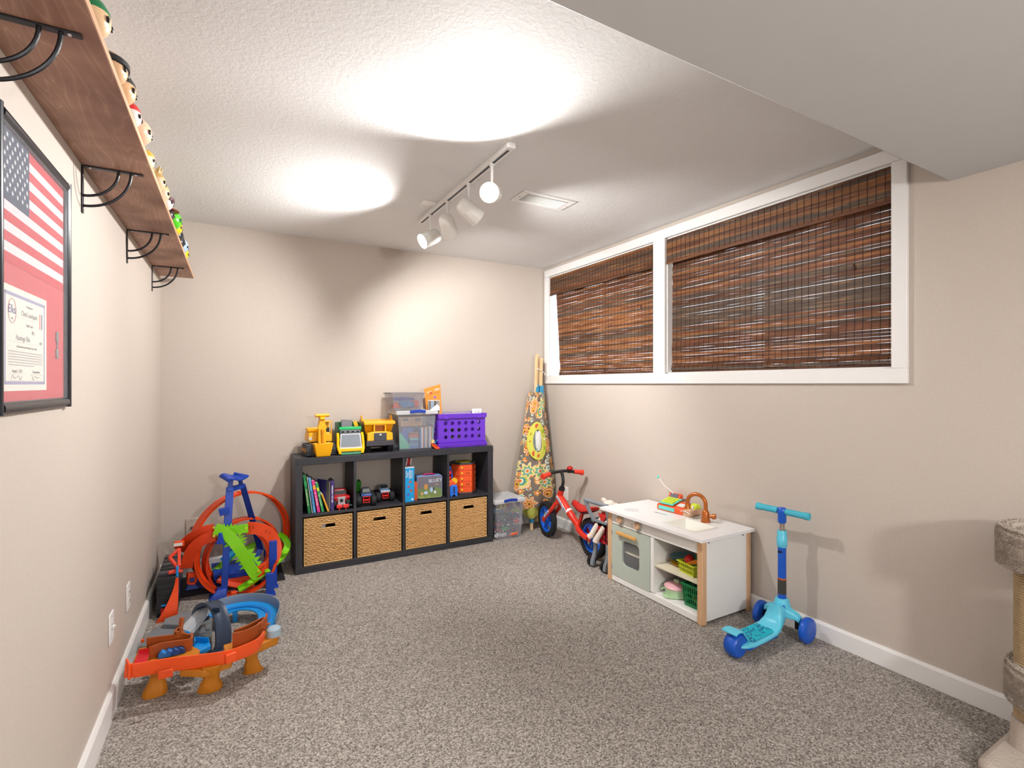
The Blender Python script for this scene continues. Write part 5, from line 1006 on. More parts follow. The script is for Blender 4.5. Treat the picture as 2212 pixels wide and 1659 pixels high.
# ================================================================ three-wheeled scooter (heads +x)
sb = mat('scooter_blue', '#1457c4', .3); sc_a = mat('scooter_aqua', '#62cce8', .35); sgrip = mat('grip_tape_aqua', '#10b4c9', .7)
s = thing('kick_scooter', 'light blue three wheeled toddler scooter parked by right wall', 'scooter', (2.43, 1.527, 0), rad(3))
def wheel(x, y, r, w, rr, name='wheel'):
    o = obj(name, G().lathe([(r * .45, -w / 2), (r * .8, -w / 2), (r * .95, -w * .36), (r, -w * .1), (r, w * .1), (r * .95, w * .36), (r * .8, w / 2), (r * .45, w / 2)], 28, T(x, y, rr) @ RX(math.pi / 2)), sb, s, smooth=True)
    obj('wheel_hub', G().lathe([(r * .46, -w * .44), (r * .46, w * .44)], 16, T(x, y, rr) @ RX(math.pi / 2)), mat('hub_blue', '#0d3f9a', .4), o, smooth=True)
    obj('axle_bolt', G().cyl((x, y - w * .47, rr), (x, y + w * .47, rr), r * .14, n=10), chrome, o, smooth=True); return o
wheel(.0, 0, .056, .062, .056); wheel(.405, -.118, .062, .036, .062); wheel(.405, .118, .062, .036, .062)
# deck: rounded plank that sweeps up into the neck
rings = []
for x, z, w, t in ((-.01, .050, .020, .012), (.02, .056, .052, .020), (.06, .056, .062, .022), (.14, .058, .066, .022), (.24, .060, .062, .022), (.28, .066, .056, .028), (.315, .085, .048, .034), (.345, .118, .040, .040), (.365, .150, .034, .044)):
    ring = []
    for q in range(20):
        a = 2 * math.pi * q / 20; ca, sa = math.cos(a), math.sin(a)
        ring.append((x - (max(0, z - .06) * sa * .6), w * (abs(ca) ** .5) * (1 if ca > 0 else -1), z + t * .5 * (abs(sa) ** .6) * (1 if sa > 0 else -1)))
    rings.append(ring)
obj('deck', G().loft(rings), sc_a, s, smooth=True)
obj('underside', box(.03, .27, -.052, .052, .036, .048), sb, s, bevel=.006)
gm = obj('grip_mat', G().prism(rrect(-.05, .05, .055, .250, .03), .0, .0016, 'z', Matrix(((0, 1, 0, 0), (1, 0, 0, 0), (0, 0, 1, .0712), (0, 0, 0, 1)))), sgrip, s)
navy = mat('letter_navy', '#1f3f86', .6)
for ch_, x, y, r in (('N', .085, -.015, 2.0), ('O', .115, .005, 1.6), ('S', .145, .012, 1.3), ('Y', .175, .02, 2.2), ('E', .20, -.002, 1.5), ('M', .225, .012, 1.9), ('J', .13, -.028, 1.2), ('V', .185, -.026, 1.0), ('D', .075, -.037, 2.3), ('A', .09, .033, 1.5), ('C', .235, .034, 1.7), ('L', .15, .037, 2.4), ('P', .245, -.02, .9), ('J', .115, .036, 1.8)):
    text('printed_letter', ch_, .040, navy, gm, (x, y, .0730), (0, 0, r), ext=.0001)
obj('rear_brake', G().loft([[(x, y, z), (x, -y, z), (x, -y, z + .008), (x, y, z + .008)] for x, y, z in ((.06, .034, .062), (.035, .034, .09), (.012, .034, .118), (-.018, .036, .124), (-.048, .038, .118))]), sc_a, s, bevel=.002)
for q in (-1, 1):
    obj('front_arm', G().loft([[(x - t, y * q, z - h), (x + t, y * q, z - h), (x + t, y * q, z + h), (x - t, y * q, z + h)] for x, y, z, t, h in ((.365, .0, .115, .030, .030), (.378, .04, .125, .026, .022), (.392, .075, .115, .020, .015), (.398, .092, .098, .016, .012))]), sc_a, s, bevel=.006)
    obj('axle_bracket', G().box(.393, .417, min(q * .062, q * .1), max(q * .062, q * .1), .05, .10), black, s, bevel=.003)
px_ = .392
obj('neck_socket', G().lathe([(.046, .10), (.042, .14), (.032, .175), (.030, .182), (.024, .184)], 24, T(px_, 0, 0)), sc_a, s, smooth=True)
po = obj('post', G().cyl((px_, 0, .17), (px_, 0, .448), .0195, n=20), sb, s, smooth=True)
obj('warning_label', G().lathe([(.0199, .205), (.0199, .278)], 20, T(px_, 0, 0)), mat('label_print', '#3a3834', .6, var=.9, vscale=260), po, smooth=True)
obj('label_band', G().lathe([(.01995, .278), (.01995, .286)], 20, T(px_, 0, 0)), mat('label_orange', '#c75a2a', .6), po, smooth=True)
lg = obj('logo_patch', G().box(px_ - .0205, px_ - .0193, -.011, .009, .414, .424), black, po)
obj('lock_collar', G().lathe([(.0195, .440), (.024, .445), (.025, .49), (.022, .494), (.023, .515), (.020, .525)], 24, T(px_, 0, 0)), sc_a, s, smooth=True)
obj('inner_post', G().cyl((px_, 0, .52), (px_, 0, .578), .0125, n=16), mat('brushed_steel', '#b9aea6', .3, .9), s, smooth=True)
obj('bar_clamp', G().lathe([(.018, .563), (.020, .57), (.020, .61), (.0225, .618), (.0225, .632), (.016, .64), (0, .642)], 20, T(px_, 0, 0)), sb, s, smooth=True)
for q in (-1, 1): obj('hand_grip', G().tube([(px_, q * .02, .622), (px_, q * .026, .622), (px_, q * .112, .622), (px_, q * .116, .622), (px_, q * .133, .622), (px_, q * .135, .622)], [.0145, .0165, .0165, .0185, .0185, .015], 18), mat('grip_aqua', '#46b6cf', .6, bump=.3, bscale=500), s, smooth=True)
obj('lock_button', G().cyl((px_ - .034, -.028, .158), (px_ - .040, -.033, .158), .005, n=10), sb, s, smooth=True)
# ================================================================ balance bike (heads +y)
bk = thing('balance_bike', 'red balance bike with blue wheels leaning by right wall', 'bicycle', (2.69, 2.90, 0))
bred = mat('bike_red', '#d9301c', .3, coat=.3); bblue = mat('bike_wheel_blue', '#1264dd', .35); WR = .145
def bwheel(y, steer=0):
    mt = T(0, y, WR) @ RZ(steer) @ RY(math.pi / 2)
    w = obj('wheel', G().lathe([(.094, -.012), (.102, -.016), (.108, -.014), (.108, .014), (.102, .016), (.094, .012), (.092, 0)], 36, mt, True), bblue, bk, smooth=True)
    g = G().lathe([(.106, -.018), (.128, -.023), (.140, -.016), (.145, -.006), (.145, .006), (.140, .016), (.128, .023), (.106, .018)], 40, mt, True); obj('tyre', g, rubber, w, smooth=True)
    obj('hub', G().lathe([(.03, -.022), (.034, -.016), (.034, .016), (.03, .022)], 20, mt), bblue, w, smooth=True)
    for k_ in range(5):
        g = G()
        for da in (-.16, .16):
            a = k_ * 2 * math.pi / 5 + .3; p0 = mt @ Vector((.03 * math.cos(a + da * 2), .03 * math.sin(a + da * 2), 0)); p1 = mt @ Vector((.098 * math.cos(a + da), .098 * math.sin(a + da), 0)); g.bar(p0, p1, .011, .012, mt.to_3x3() @ Vector((0, 0, 1)))
        obj('spoke', g, bblue, w, bevel=.002)
    tr = G()
    for k_ in range(44):
        a = k_ * 2 * math.pi / 44
        for s_ in (-1, 1):
            c = mt @ Vector((.1405 * math.cos(a + s_ * .035), .1405 * math.sin(a + s_ * .035), s_ * .010)); rdl = (mt.to_3x3() @ Vector((math.cos(a), math.sin(a), 0))); ax_ = mt.to_3x3() @ Vector((0, 0, 1))
            tr.bar(c - ax_ * .007, c + ax_ * .007, .009, .010, rdl)
    tag(obj('tread', tr, rubber, w), kind='stuff')
    return w
bwheel(0); bwheel(.600, -.12)
hx = (0, .405, .39); ht = (0, .445, .30)
obj('head_tube', G().tube([(0, .395, .425), (0, .44, .315)], [.023, .026], 16), bred, bk, smooth=True)
fk = obj('fork', G().tube(smoothpath([(-.0, .44, .315), (-.022, .452, .300), (-.036, .475, .262), (-.038, .60, .145)], 5), [.02] * 5 + [.016] * 11, 12).tube(smoothpath([(.0, .44, .315), (.022, .452, .300), (.036, .475, .262), (.038, .60, .145)], 5), [.02] * 5 + [.016] * 11, 12).ball((-.038, .6, .145), (.013, .022, .022), 12).ball((.038, .6, .145), (.013, .022, .022), 12), bred, bk, smooth=True)
fr_ = obj('frame_tube', G().tube(smoothpath([(0, .435, .375), (0, .35, .315), (0, .24, .235), (0, .16, .185)], 6), [.029] * 12 + [.026] * 7, 14), bred, bk, smooth=True)
for q in (-1, 1): obj('chain_stay', G().tube(smoothpath([(q * .012, .175, .195), (q * .034, .12, .175), (q * .040, .06, .155), (q * .040, 0, .145)], 5), [.018, .02] + [.021] * 14, 12).ball((q * .040, -.004, .145), (.012, .024, .022), 12), bred, bk, smooth=True)
obj('axle_nut', G().cyl((-.056, 0, .145), (.056, 0, .145), .007, n=8).cyl((-.054, .6, .145), (.054, .6, .145), .007, n=8), chrome, bk, smooth=True)
obj('white_band', G().tube([(0, .300, .279), (0, .286, .2685)], .0298, 16), wplast, bk, smooth=True)
dc = obj('frame_decal', G().box(-.001, .001, -.075, .075, -.012, .012, T(-.0293, .365, .327) @ RX(.66)), wplast, bk)
scrib('lettering', .14, .02, mat('decal_blue', '#173a9c', .5), dc, T(-.0305, .365, .327) @ RX(.66) @ RZ(-math.pi / 2), 41)
d2 = obj('fork_decal', G().box(-.001, .001, -.045, .045, -.008, .008, T(-.0545, .532, .21) @ RX(-.76)), wplast, bk)
scrib('lettering', .08, .013, mat('decal_blue', '#173a9c', .5), d2, T(-.0557, .532, .21) @ RX(-.76) @ RZ(-math.pi / 2), 42)
obj('headset', G().tube([(0, .392, .425), (0, .385, .447)], [.026, .022], 16), black, bk, smooth=True)
hb = obj('handlebar', G().tube(smoothpath([(0, .388, .44), (0, .372, .49), (.004, .385, .53), (0, .395, .568)], 5), .0125, 12).tube(smoothpath([(-.13, .385, .562), (-.06, .395, .569), (0, .398, .571), (.06, .395, .569), (.13, .385, .555)], 4), .0125, 12), black, bk, smooth=True)
for q in (-1, 1): obj('hand_grip', G().tube([(q * .115, .387, .560), (q * .12, .386, .560), (q * .175, .376, .551), (q * .180, .375, .550), (q * .195, .372, .547)], [.014, .018, .018, .024, .022], 14), mat('grip_red', '#e23a26', .5), bk, smooth=True)
bl = obj('bell', G().lathe([(.024, 0), (.026, .006), (.022, .018), (.01, .026), (0, .027)], 18, T(.075, .385, .582)), mat('bell_red', '#b8161a', .15, .2), bk, smooth=True)
obj('bell_clamp', G().tube([(.06, .394, .569), (.09, .391, .566)], .017, 12).cyl((.075, .39, .57), (.075, .386, .585), .01, n=10), black, bl, smooth=True)
obj('seat_post', G().tube([(0, .165, .20), (0, .12, .305)], .014, 12), bred, bk, smooth=True)
rings = []
for y, w, z, t in ((.235, .012, .352, .03), (.22, .024, .35, .046), (.17, .03, .332, .05), (.11, .05, .325, .046), (.05, .068, .333, .044), (.01, .068, .345, .036), (-.012, .05, .352, .02)):
    rings.append([(w * math.cos(a * .3927), y, z + t * .5 * math.sin(a * .3927) + (.006 if math.sin(a * .3927) > 0 else 0)) for a in range(16)])
se = obj('saddle', G().loft(rings), mat('saddle_red', '#c4221c', .45, var=.25, vscale=70), bk, smooth=True)
obj('saddle_base', G().loft([[(x * 1.04, y, min(z, zc) - .003) for x, y, z in r] for r, zc in ((rings[0], .352), (rings[2], .327), (rings[4], .326), (rings[6], .348))]), black, se, smooth=True)
obj('saddle_nose', G().ball((0, .222, .352), (.024, .022, .026), 12), black, se, smooth=True)
# ================================================================ toy shopping cart with a plush dog
ct_ = thing('toy_cart', 'red toy shopping cart with grey frame between bike and play kitchen', 'toy cart', (2.62, 2.69, 0)); cg = mat('cart_grey', '#7e858d', .45); credm = mat('cart_red', '#b81226', .4)
obj('push_handle', G().tube([(-.045, -.09, .452), (-.045, .155, .447)], .0125, 12), cg, ct_, smooth=True)
for y in (-.085, .145): obj('handle_arm', G().loft([[(x - .004, y - w, z), (x + .02, y - w, z), (x + .02, y + w, z), (x - .004, y + w, z)] for x, w, z in ((-.055, .010, .456), (-.05, .013, .42), (-.035, .016, .36), (-.03, .014, .33), (-.032, .012, .30))]) if y < 0 else G().loft([[(x - .004, yy - .013, z), (x + .016, yy - .013, z), (x + .016, yy + .013, z), (x - .004, yy + .013, z)] for x, yy, z in ((-.053, .145, .458), (-.05, .135, .42), (-.045, .105, .37), (-.042, .08, .34), (-.040, .065, .31))]), cg, ct_, bevel=.003)
obj('basket_rim', G().loft([[(x, y, z) for x, y in ((-.05, -.085), (.22, -.085), (.22, .075), (-.05, .075))] for z in (.322, .340)] + [[(x, y, z) for x, y in ((-.04, -.075), (.21, -.075), (.21, .065), (-.04, .065))] for z in (.340, .322)], False, True), cg, ct_, bevel=.002)
g = G()
for (ox, oy, rz_, w_) in ((-.038, .060, -math.pi / 2, .13), (-.038, .060, 0, .23)):
    g.holes(w_, .13, max(3, int(w_ / .034)), 3, .011, .006, .012, .004, T(ox, oy, .19) @ RZ(rz_))
g.box(-.034, .2, -.07, .06, .186, .192).box(-.038, -.034, -.07, .064, .30, .326)
obj('basket', g, credm, ct_)
for y in (-.06, .0, .055): obj('basket_stay', G().loft([[(-.038, y - w, z), (-.030, y - w, z), (-.030, y + w, z), (-.038, y + w, z)] for w, z in ((.014, .325), (.006, .26), (.005, .2))]), mat('cart_bright_red', '#d31f24', .35), ct_)
for y, b in ((-.07, 0), (.065, 1)):
    obj('leg', G().loft([[(x - .012, y - .014, z), (x + .012, y - .014, z), (x + .012, y + .014, z), (x - .012, y + .014, z)] for x, z in ((-.025, .19), (-.022, .12), (-.032, .08), (-.045, .055), (-.05, .03), (-.05, .012))]), cg, ct_, bevel=.004)
    obj('leg', G().bar((.17, y, .19), (.19, y, .03), .024, .02), cg, ct_, bevel=.003)
    for x in (-.035, .185): obj('castor', G().lathe([(.012, -.009), (.036, -.009), (.037, 0), (.036, .009), (.012, .009)], 20, T(x, y + .026, .037) @ RX(math.pi / 2)), black, ct_, smooth=True)
pl_ = mat('plush_white', '#e3d8cb', .95, bump=1, bscale=260); dg = thing('plush_dog', 'white plush animal with red scarf sitting in the toy cart', 'plush toy', (2.635, 2.68, .2))
obj('body', G().ball((.03, 0, .09), (.055, .05, .085), 16).ball((.02, -.005, .225), (.05, .048, .045), 16).ball((-.02, .0, .215), (.03, .028, .025), 12), pl_, dg, smooth=True)
for y, z in ((.055, .245), (-.05, .235)): obj('ear', G().ball((.03, y * 1.05, z), (.014, .04, .024), 10, RX(.4 if y > 0 else -.4)), pl_, dg, smooth=True)
obj('front_leg', G().tube([(-.01, .03, .15), (-.062, .052, .07), (-.075, .072, .02), (-.09, .088, .01)], [.018, .019, .021, .019], 10), pl_, dg, smooth=True)
obj('front_leg', G().tube([(-.01, -.03, .14), (-.064, -.012, .06), (-.074, .012, .02), (-.08, .02, -.008)], [.018, .019, .021, .023], 10), pl_, dg, smooth=True)
obj('hind_leg', G().tube([(-.02, .04, .03), (-.03, .04, .012)], [.02, .022], 10).tube([(-.02, -.04, .03), (-.03, -.04, .012)], [.02, .022], 10), pl_, dg, smooth=True)
obj('scarf', G().lathe([(.036, -.016), (.052, -.006), (.05, .01), (.036, .014)], 18, T(.02, 0, .178)).prism([(-.045, .19), (.045, .19), (.0, .12)], -.03, -.027, 'x', T(-.01, .0, -.01)), mat('scarf_red', '#cf2a22', .8), dg, smooth=True)
# ================================================================ loop track set in the left corner
tag(obj('floor_mat', G().box(.02, .70, 3.55, 3.905, .0005, .008), mat('mat_black', '#1d1b20', .9, bump=.4, bscale=250), bevel=.003), 'thin black mat on the carpet under the loop track', 'mat')
lo = thing('loop_track', 'orange, green and blue loop race track with tall blue tower', 'race track', (0, 0, 0))
og1 = mat('track_orange', '#f04d14', .35, var=.03); og2 = mat('track_deep_orange', '#e0400f', .4, var=.03); gr1 = mat('track_lime', '#86da14', .35, var=.05); bl1 = mat('tower_blue', '#0d40ae', .4); bl2 = mat('tower_blue_dark', '#0a2f86', .45)
def TP(w, h=.013, t=.003): return [(-w, 0), (w, 0), (w, h), (w - t, h), (w - t, t), (-w + t, t), (-w + t, h), (-w, h)]
def ringloop(name, c, r, ang, m, w=.022, a0=0, a1=360, n=44, lean=0, rz=1.):
    c = Vector(c); ex = Vector((math.cos(ang), math.sin(ang), 0)); ez = Vector((0, 0, 1)); nrm = Vector((-math.sin(ang), math.cos(ang), 0)); pts = []; ups = []
    for i in range(n + 1):
        a = rad(a0 + (a1 - a0) * i / n); p = c + ex * r * math.cos(a) + ez * r * rz * math.sin(a) + nrm * lean * (i / n - .5); pts.append(p); ups.append(tuple(-(ex * math.cos(a) + ez * math.sin(a))))
    return obj(name, G().sweep(pts, TP(w), ups), m, lo, smooth=True)
L1 = ringloop('large_loop', (0.460,3.710,0.262), .305, rad(26), og1, .034, -62, 225, lean=.05)
L2 = ringloop('middle_loop', (0.461,3.660,0.171), .238, rad(24), og2, .030, -70, 250, lean=-.05)
L3 = ringloop('front_loop', (0.427,3.445,0.221), .226, rad(-14), og1, .030, 140, 350, lean=-.04)
L4 = ringloop('inner_loop', (0.452,3.600,0.167), .215, rad(-18), og2, .028, 165, 345, lean=-.03)
cl = mesh('track_clip', G().box(-.027, .027, -.014, .014, -.012, .004).box(-.014, .014, -.02, .02, -.016, -.008), og1)
for c, r, ang, aa in (((0.460,3.710,0.262), .305, rad(26), (52, 92, 128)), ((0.461,3.660,0.171), .238, rad(24), (70, 112))):
    for a in aa:
        o = link('track_clip', cl, lo, Vector(c) + Vector((math.cos(ang) * math.cos(rad(a)), math.sin(ang) * math.cos(rad(a)), math.sin(rad(a)))) * r, (Matrix.Rotation(ang, 3, 'Z') @ Matrix.Rotation(rad(90 - a), 3, 'Y') @ Matrix.Rotation(math.pi / 2, 3, 'Z')).to_euler())
def band(name, pts, m, w, up=(0, 1, 0), h=.010, n=6, par=None):
    return obj(name, G().sweep(smoothpath(pts, n), TP(w, h), up), m, par or lo, smooth=True)
# flat-on ramps and crossing, their undersides towards the room
band('ramp_track', [(0.306,3.500,0.397), (0.252,3.500,0.391), (0.193,3.520,0.359), (0.151,3.560,0.313), (0.121,3.600,0.271)], og2, .030)
band('ramp_track', [(0.309,3.460,0.365), (0.253,3.460,0.352), (0.202,3.470,0.309), (0.176,3.480,0.251), (0.167,3.490,0.190)], og2, .030)
band('turn_track', [(0.478,3.500,0.378), (0.533,3.490,0.370), (0.590,3.490,0.339), (0.627,3.490,0.281), (0.637,3.480,0.219), (0.617,3.470,0.158), (0.575,3.460,0.126), (0.534,3.450,0.116)], og1, .036)
band('turn_rail', [(0.548,3.530,0.335), (0.593,3.540,0.267), (0.609,3.540,0.191), (0.585,3.530,0.119)], og2, .022)
G1 = band('crossing_track', [(0.310,3.440,0.412), (0.338,3.440,0.399), (0.386,3.430,0.357), (0.431,3.420,0.289), (0.470,3.420,0.213), (0.505,3.420,0.140), (0.533,3.420,0.098)], gr1, .031)
band('crossing_track', [(0.323,3.480,0.372), (0.376,3.480,0.367), (0.425,3.480,0.380), (0.485,3.480,0.382)], gr1, .026)
band('low_track', [(0.277,3.700,0.053), (0.345,3.730,0.099), (0.397,3.750,0.135), (0.478,3.780,0.164), (0.567,3.800,0.194)], gr1, .024, (0, -.25, 1))
band('low_track_blue', [(0.355,3.700,0.127), (0.389,3.710,0.160), (0.415,3.720,0.179)], mat('clip_cyan', '#2f9fd0', .4), .028, (0, -.3, 1), .02)
band('side_track', [(0.669,3.720,0.253), (0.707,3.700,0.221), (0.723,3.660,0.183), (0.692,3.600,0.145), (0.626,3.520,0.115), (0.550,3.460,0.082), (0.488,3.440,0.052), (0.434,3.430,0.030)], gr1, .020, (0, -.35, .9), .014)
for p in ((0.696,3.580,0.168), (0.591,3.460,0.106), (0.493,3.430,0.066)): obj('track_joint', G().ball(p, (.022, .018, .016), 8), gr1, lo)
band('base_track', [(0.356,3.620,0.062), (0.434,3.600,0.045), (0.511,3.580,0.040), (0.555,3.560,0.062)], og1, .026, (0, -.5, 1))
band('base_track', [(0.322,3.560,0.072), (0.396,3.540,0.036), (0.471,3.520,0.017), (0.521,3.500,0.025)], og2, .024, (0, -.5, 1))
# zigzag fringes of the crossing
def fringe(a, b, n, hgt, side):
    a, b = Vector(a), Vector(b); d = (b - a); nrm = Vector((-d.z, 0, d.x)).normalized() * side; pts = [a - nrm * .006]
    for i in range(n): t = (i + .5) / n; pts += [a + d * (i / n) + nrm * .002, a + d * t + nrm * hgt * (1 if i % 2 == 0 else .75)]
    pts += [b + nrm * .002, b - nrm * .006]
    v = [tuple(p) for p in pts] + [(p.x, p.y + .004, p.z) for p in pts]; m_ = len(pts)
    obj('spiky_fringe', G().add(v, [tuple(range(m_)), tuple(range(2 * m_ - 1, m_ - 1, -1))] + [(i, (i + 1) % m_, m_ + (i + 1) % m_, m_ + i) for i in range(m_)]), gr1, lo)
fringe((0.347,3.460,0.410), (0.420,3.460,0.405), 4, .026, 1); fringe((0.435,3.470,0.367), (0.454,3.470,0.291), 4, .034, 1); fringe((0.483,3.440,0.261), (0.543,3.430,0.158), 4, .034, 1); fringe((0.439,3.430,0.226), (0.473,3.430,0.154), 3, .034, -1); fringe((0.357,3.450,0.361), (0.386,3.450,0.296), 3, .03, -1)
# arrow marks
am = mesh('arrow_mark', G().prism([(-.004, -.009), (.0, -.009), (.007, 0), (.0, .009), (-.004, .009), (.003, 0)], -.0008, .0008, 'y'), mat('mark_dark', '#7c2a10', .5))
for p, a in (((0.490,3.487,0.386), 0), ((0.510,3.487,0.383), 0), ((0.584,3.477,0.352), .6), ((0.602,3.477,0.335), .6), ((0.572,3.447,0.142), -2.6), ((0.557,3.447,0.130), -2.6)): link('arrow_mark', am, lo, p, (0, a, 0))
# tower
def leg(a, b, w, m=bl1, d=.03): return obj('tower_leg', G().bar(a, b, w, d, (0, 1, 0)), m, lo, bevel=.003)
leg((0.357,3.470,0.018), (0.371,3.500,0.326), .036); leg((0.371,3.500,0.326), (0.378,3.520,0.424), .046); leg((0.374,3.505,0.395), (0.388,3.540,0.634), .042); leg((0.386,3.530,0.608), (0.393,3.550,0.677), .026)
leg((0.457,3.580,0.631), (0.506,3.660,0.421), .034, bl2); leg((0.503,3.655,0.435), (0.568,3.770,0.152), .036, bl2); leg((0.568,3.770,0.162), (0.513,3.700,0.097), .034, bl2); leg((0.598,3.800,0.139), (0.601,3.800,0.031), .02, bl2); leg((0.439,3.570,0.687), (0.452,3.580,0.620), .024, bl2)
obj('cross_brace', G().bar((0.376,3.530,0.620), (0.465,3.580,0.628), .02, .03), bl1, lo, bevel=.003); obj('side_bracket', G().prism([(0, 0), (.05, .012), (.05, .05), (-.008, .04)], -.02, .02, 'y', T(*(0.335,3.510,0.471))), bl1, lo, bevel=.003)
obj('tower_top', G().sweep(smoothpath([(0.356,3.530,0.684), (0.364,3.530,0.700), (0.388,3.540,0.696), (0.421,3.560,0.684), (0.441,3.570,0.690), (0.452,3.580,0.702)], 5), [(-.05, -.004), (.05, -.004), (.05, .004), (-.05, .004)], (0, -.25, 1)), bl1, lo, smooth=True)
obj('lever', G().prism([(-.012, .03), (.006, .034), (.014, 0), (.02, -.036), (-.03, -.03), (-.016, -.01)], -.016, .016, 'y', T(*(0.340,3.440,0.355))), bl1, lo, bevel=.004)
obj('tower_foot', G().loft([[((0.277,3.450,0.014)[0], 3.42, 0), ((0.371,3.450,-0.006)[0], 3.42, 0), ((0.371,3.450,-0.006)[0], 3.52, 0), ((0.277,3.450,0.014)[0], 3.52, 0)], [((0.323,3.460,0.078)[0], 3.44, .05), ((0.371,3.460,0.068)[0], 3.44, .05), ((0.371,3.460,0.068)[0], 3.50, .05), ((0.323,3.460,0.078)[0], 3.50, .05)]]), bl1, lo, bevel=.003)
obj('side_foot', G().loft([[(x0, y0, z), (x1, y0, z), (x1, y1, z), (x0, y1, z)] for x0, x1, y0, y1, z in ((.15, .275, 3.64, 3.74, .008), (.17, .262, 3.66, 3.73, .055))]), bl1, lo, bevel=.003)
obj('base_deck', G().prism([(.30, 3.60), (.56, 3.60), (.60, 3.70), (.52, 3.86), (.28, 3.86)], .05, .085, 'z'), bl1, lo, bevel=.004)
for i in range(5): obj('deck_rib', G().bar((.33 + i * .045, 3.62, .087), (.36 + i * .045, 3.84, .087), .02, .006), bl1, lo)
obj('base_wall', box(.30, .56, 3.605, 3.62, .008, .05), bl2, lo)
for a, b, z in (((0.622,3.465,0.000), (0.617,3.430,0.288), 0), ((0.597,3.353,-0.000), (0.590,3.370,0.129), 0)):
    b = (a[0], a[1], b[2]); obj('support_post', G().bar((a[0], a[1], .006), b, .044, .026, (0, 1, 0)), bl1, lo, bevel=.003); obj('post_foot', G().box(-.03, .03, -.028, .028, 0, .008, T(*a)), bl1, lo, bevel=.002)
obj('loop_foot', G().box(-.014, .014, -.02, .02, 0, .03, T(*(0.407,3.422,0.000))), og1, lo, bevel=.002)
# orange gate at the left of the track
obj('gate_beam', G().bar((0.168,3.500,0.146), (0.227,3.520,0.136), .03, .028), og2, lo, bevel=.003)
for p, q in (((0.177,3.510,0.149), (0.172,3.510,0.095)), ((0.216,3.510,0.142), (0.209,3.510,0.094)), ((0.172,3.510,0.095), (0.209,3.510,0.088))): obj('gate_bar', G().bar(p, q, .014, .014, (0, 1, 0)), og2, lo, bevel=.002)
obj('ramp_clip', G().box(-.03, .022, -.012, .012, -.014, .018, T(*(0.132,3.540,0.325))), og1, lo, bevel=.004); obj('ramp_clip_label', G().box(-.03, .012, -.0128, -.011, -.008, .010, T(*(0.132,3.540,0.325))), wplast, lo)
for p in ((0.304,3.470,0.413), (0.305,3.440,0.371), (0.472,3.460,0.389), (0.538,3.420,0.128)): obj('rivet', G().lathe([(.008, 0), (.006, .004), (0, .005)], 10, T(*p) @ RX(math.pi / 2)), mat('rivet_lime', '#c9d02a', .35), lo, smooth=True)
# ---------------------------------------------------------------- black car case with orange flap
cs = thing('black_car_case', 'long black ribbed toy car case with curved orange flap by left wall', 'toy case', (.04, 3.310, 0)); cb2 = mat('case_black', '#25252a', .4)
obj('case_body', box(0, .095, 0, .40, 0, .212), cb2, cs, bevel=.004)
for i in range(6): obj('front_rib', box(.002, .093, -.0035, .002, .02 + i * .033, .045 + i * .033), cb2, cs, bevel=.0015)
for y, h_ in ((.03, .018), (.13, .012), (.17, .02), (.26, .014), (.32, .02)): obj('top_slat', box(.006, .088, y, y + .055, .21, .21 + h_), mat('case_sheen', '#3a3d43', .3), cs, bevel=.003)
obj('side_strip', box(.088, .099, .002, .03, .10, .26), skyb, cs, bevel=.002)
fp_ = []
for t_ in range(9):
    u = t_ / 8; z = .205 * (1 - u); off = -.012 - .055 * math.sin(u * math.pi * .55) ** 2; xl = .088 - .085 * u ** 1.6; fp_.append([(xl, off, z), (.102, off - .004, z), (.102, off + .002, z), (xl, off + .006, z)])
obj('orange_flap', G().loft(fp_), og1, cs, smooth=True)
obj('flap_hinge', box(.02, .05, -.012, 0, .02, .05), red, cs, bevel=.003); obj('blue_tab', box(.022, .056, -.014, 0, .062, .07), skyb, cs, bevel=.002)
obj('red_frame', G().bar((.05, .10, .29), (.10, .04, .235), .016, .016).bar((.10, .04, .235), (.055, .0, .235), .016, .016).bar((.05, .10, .29), (.094, .14, .32), .016, .016).bar((.094, .14, .32), (.10, .04, .25), .016, .016), mat('frame_coral', '#e2422c', .4), cs, bevel=.003)
obj('red_lever', box(.055, .12, .005, .02, .225, .238), mat('frame_coral', '#e2422c', .4), cs, bevel=.003)
# ================================================================ canyon race track in front
cn = thing('canyon_track', 'brown canyon race track with orange front rail, blue curve and dark loop', 'race track', (0, 0, 0))
tan_ = mat('rock_ochre', '#c77a14', .55, bump=.35, bscale=60, var=.12, vscale=25); brn = mat('rock_brown', '#a5521f', .55, bump=.3, bscale=60, var=.12, vscale=30); cgr = mat('stone_grey', '#7d8187', .55, bump=.2, bscale=80, var=.06); navy_ = mat('arch_navy', '#26364f', .4, bump=.3, bscale=50); org = mat('rail_orange', '#ff5c22', .35, var=.03); cbl = mat('curve_blue', '#0d8fe0', .35, var=.03); wallg = mat('wall_grey', '#85919f', .4)
def rockleg(p, top, h, s_=1.):
    rg = random.Random(int(p[0] * 1000)); rings = []
    for k_ in range(7):
        u = k_ / 6; x = p[0] + (top[0] - p[0]) * u; y = p[1] + (top[1] - p[1]) * u; w = (.030 + .012 * abs(math.cos(u * 3.0)) - .008 * u) * s_
        rings.append([(x + w * (1 + rg.uniform(-.12, .12)) * math.cos(a * .785), y + w * .7 * (1 + rg.uniform(-.12, .12)) * math.sin(a * .785), h * u) for a in range(8)])
    obj('rock_leg', G().loft(rings), tan_, cn, bevel=.003)
rockleg((0.115,2.497,0.000), (0.134,2.498,0.130), .13, 1.); rockleg((0.314,2.428,0.000), (0.320,2.401,0.115), .115, 1.15); rockleg((0.475,2.491,0.000), (0.460,2.469,0.120), .12, .95)
def P(*a): return [(p[0], p[1]) for p in a]
